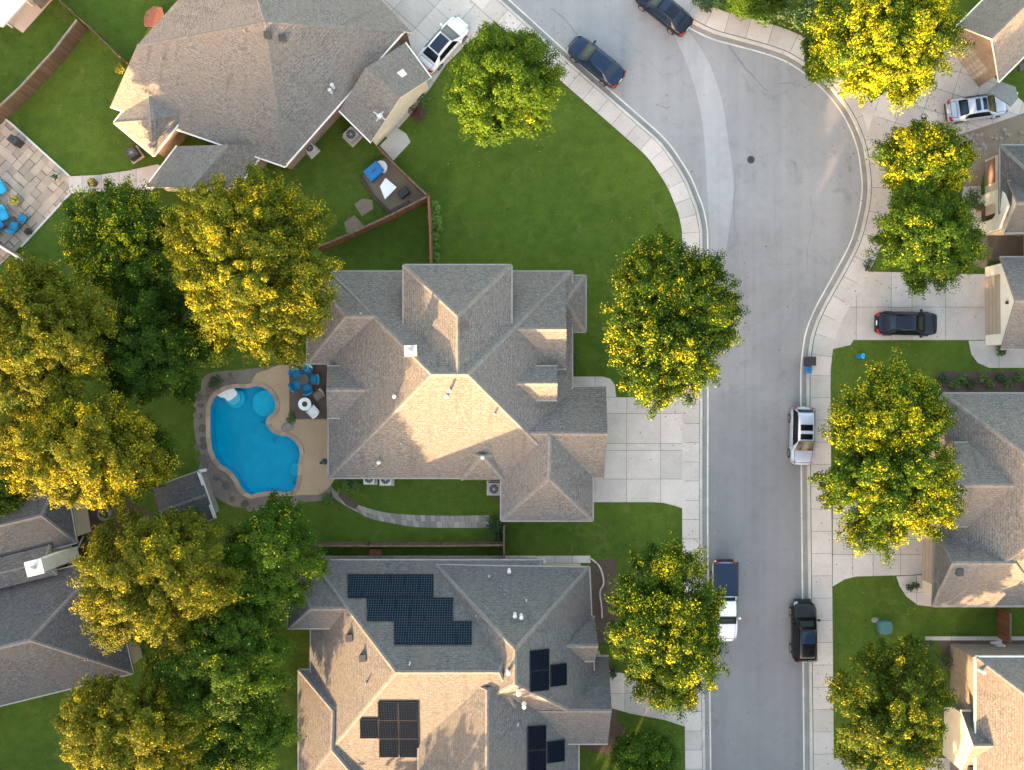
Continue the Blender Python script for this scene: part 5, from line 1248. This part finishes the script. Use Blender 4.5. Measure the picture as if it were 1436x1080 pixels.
tree(8, 690, 44, 40, 6.0, 'dark little tree in the gap above the slate roof edge', .1, .4, 40, low=.2)

# leaves fallen under the street trees
rgf = np.random.default_rng(77); n = 1500; src = rgf.integers(0, 8, n); base = np.array([(t[0], t[1], t[2], t[3]) for t in TREES[:8]])[src]
ang = rgf.uniform(0, 6.283, n); rr = np.abs(rgf.normal(1.0, .28, n)); px_ = base[:, 0] + base[:, 2] * rr * np.cos(ang); py_ = base[:, 1] + base[:, 3] * rr * np.sin(ang)
Cf = np.stack([(px_ - CX) * M_PX, -(py_ - CY) * M_PX, np.full(n, .152)], 1); Nf = unit(np.array((0, 0, 1.)) + rgf.normal(size=(n, 3)) * .2); Tf = unit(np.cross(Nf, rgf.normal(size=(n, 3))))
colf = np.where(rgf.uniform(size=n)[:, None] < .5, GOLD, np.array((.16, .10, .03))) * rgf.uniform(.4, 1, n)[:, None]
me = leaf_mesh('fallen_leaves', Cf, Nf, Tf, .10 * rgf.uniform(.6, 1.3, n), colf, (0, 0, 0)); o = bpy.data.objects.new('fallen_leaves', me); COL.objects.link(o); tag(o, kind='stuff')

# unseen trees added out of view, heights shaped to keep low sun off the ground
def belt(name, spots, seed):
    rg = np.random.default_rng(seed); parts = []
    for x, y, r, hgt in spots:
        parts.append(crown_arrays(rg, (x, y, hgt * .16), r, r, hgt * .84, int(34 * r), 24, .62, .08, .7, .02, 2.0, 1.5, -.05)[:5])
    A = [np.concatenate([p[k] for p in parts]) for k in range(5)]
    me = leaf_mesh(name, *A, (0, 0, 0)); o = bpy.data.objects.new(name, me); COL.objects.link(o); tag(o, kind='stuff'); return o
SUN_AZ = R(27); SUN_EL = R(7.5)
spots = []; rb = random.Random(5)
for x in range(-84, 62, 5):
    spots.append((x + rb.uniform(-1.5, 1.5), -39 + rb.uniform(-2, 1), rb.uniform(3.2, 4.6), rb.uniform(10, 12.5) if x < -30 else rb.uniform(4.6, 6.2) if -26 < x < -9.5 else (rb.uniform(6.5, 8.5) if 12 < x < 22 else (rb.uniform(4.5, 6) if x >= 22 else rb.uniform(10.5, 12.5)))))
for x in range(-86, 66, 5):
    spots.append((x + rb.uniform(-1.5, 1.5), -46 + rb.uniform(-2, 1), rb.uniform(3.4, 4.6), rb.uniform(4.8, 6.4) if -29 < x < -12 else (rb.uniform(7, 9) if 9 < x < 20 else (rb.uniform(4.8, 6.4) if x >= 20 else rb.uniform(10.5, 12.5)))))
for y in range(-34, 40, 6):
    spots.append((-50 + rb.uniform(-2, 1), y, rb.uniform(3.2, 4.6), rb.uniform(6, 9)))
belt('added_shade_trees', spots, 3)

# ================================================================ LIGHT
w = bpy.data.worlds.new('World'); SC.world = w; w.use_nodes = True; nt = w.node_tree; nt.nodes.clear()
sky = nt.nodes.new('ShaderNodeTexSky'); sky.sky_type = 'NISHITA'; sky.sun_disc = False
sun_dir = Vector((-math.sin(SUN_AZ) * math.cos(SUN_EL), -math.cos(SUN_AZ) * math.cos(SUN_EL), math.sin(SUN_EL)))
sky.sun_elevation = SUN_EL; sky.sun_rotation = math.atan2(sun_dir.x, sun_dir.y) % (2 * math.pi); sky.altitude = 200; sky.air_density = 1.0; sky.dust_density = 2.0; sky.ozone_density = 1.0
bg = nt.nodes.new('ShaderNodeBackground'); bg.inputs['Strength'].default_value = .15
mxn = nt.nodes.new('ShaderNodeMix'); mxn.data_type = 'RGBA'; mxn.blend_type = 'MULTIPLY'; mxn.inputs[0].default_value = 1; mxn.inputs[7].default_value = (1.30, 1.03, .82, 1)
out = nt.nodes.new('ShaderNodeOutputWorld'); nt.links.new(sky.outputs[0], mxn.inputs[6]); nt.links.new(mxn.outputs[2], bg.inputs['Color']); nt.links.new(bg.outputs[0], out.inputs['Surface'])
sl = bpy.data.lights.new('sun', 'SUN'); sl.energy = 3.3; sl.angle = R(.5); sl.color = (1, .62, .29)
so = bpy.data.objects.new('sun', sl); COL.objects.link(so); so.rotation_euler = sun_dir.to_track_quat('Z', 'Y').to_euler(); so.location = (0, 0, 40)
cam = bpy.data.cameras.new('camera'); co = bpy.data.objects.new('camera', cam); COL.objects.link(co); co.location = (0, 0, HC); co.rotation_euler = (0, 0, 0)
cam.sensor_fit = 'HORIZONTAL'; cam.sensor_width = 36; cam.lens = 36 * F / 1436; cam.clip_end = 3000; cam.clip_start = 1
SC.camera = co
vs = SC.view_settings; SC.display_settings.display_device = 'sRGB'; vs.view_transform = 'Standard'; vs.look = 'None'; vs.gamma = 1; vs.use_curve_mapping = False; vs.exposure = 3.3
SC.cycles.max_bounces = 6; SC.cycles.diffuse_bounces = 3; SC.cycles.transparent_max_bounces = 6
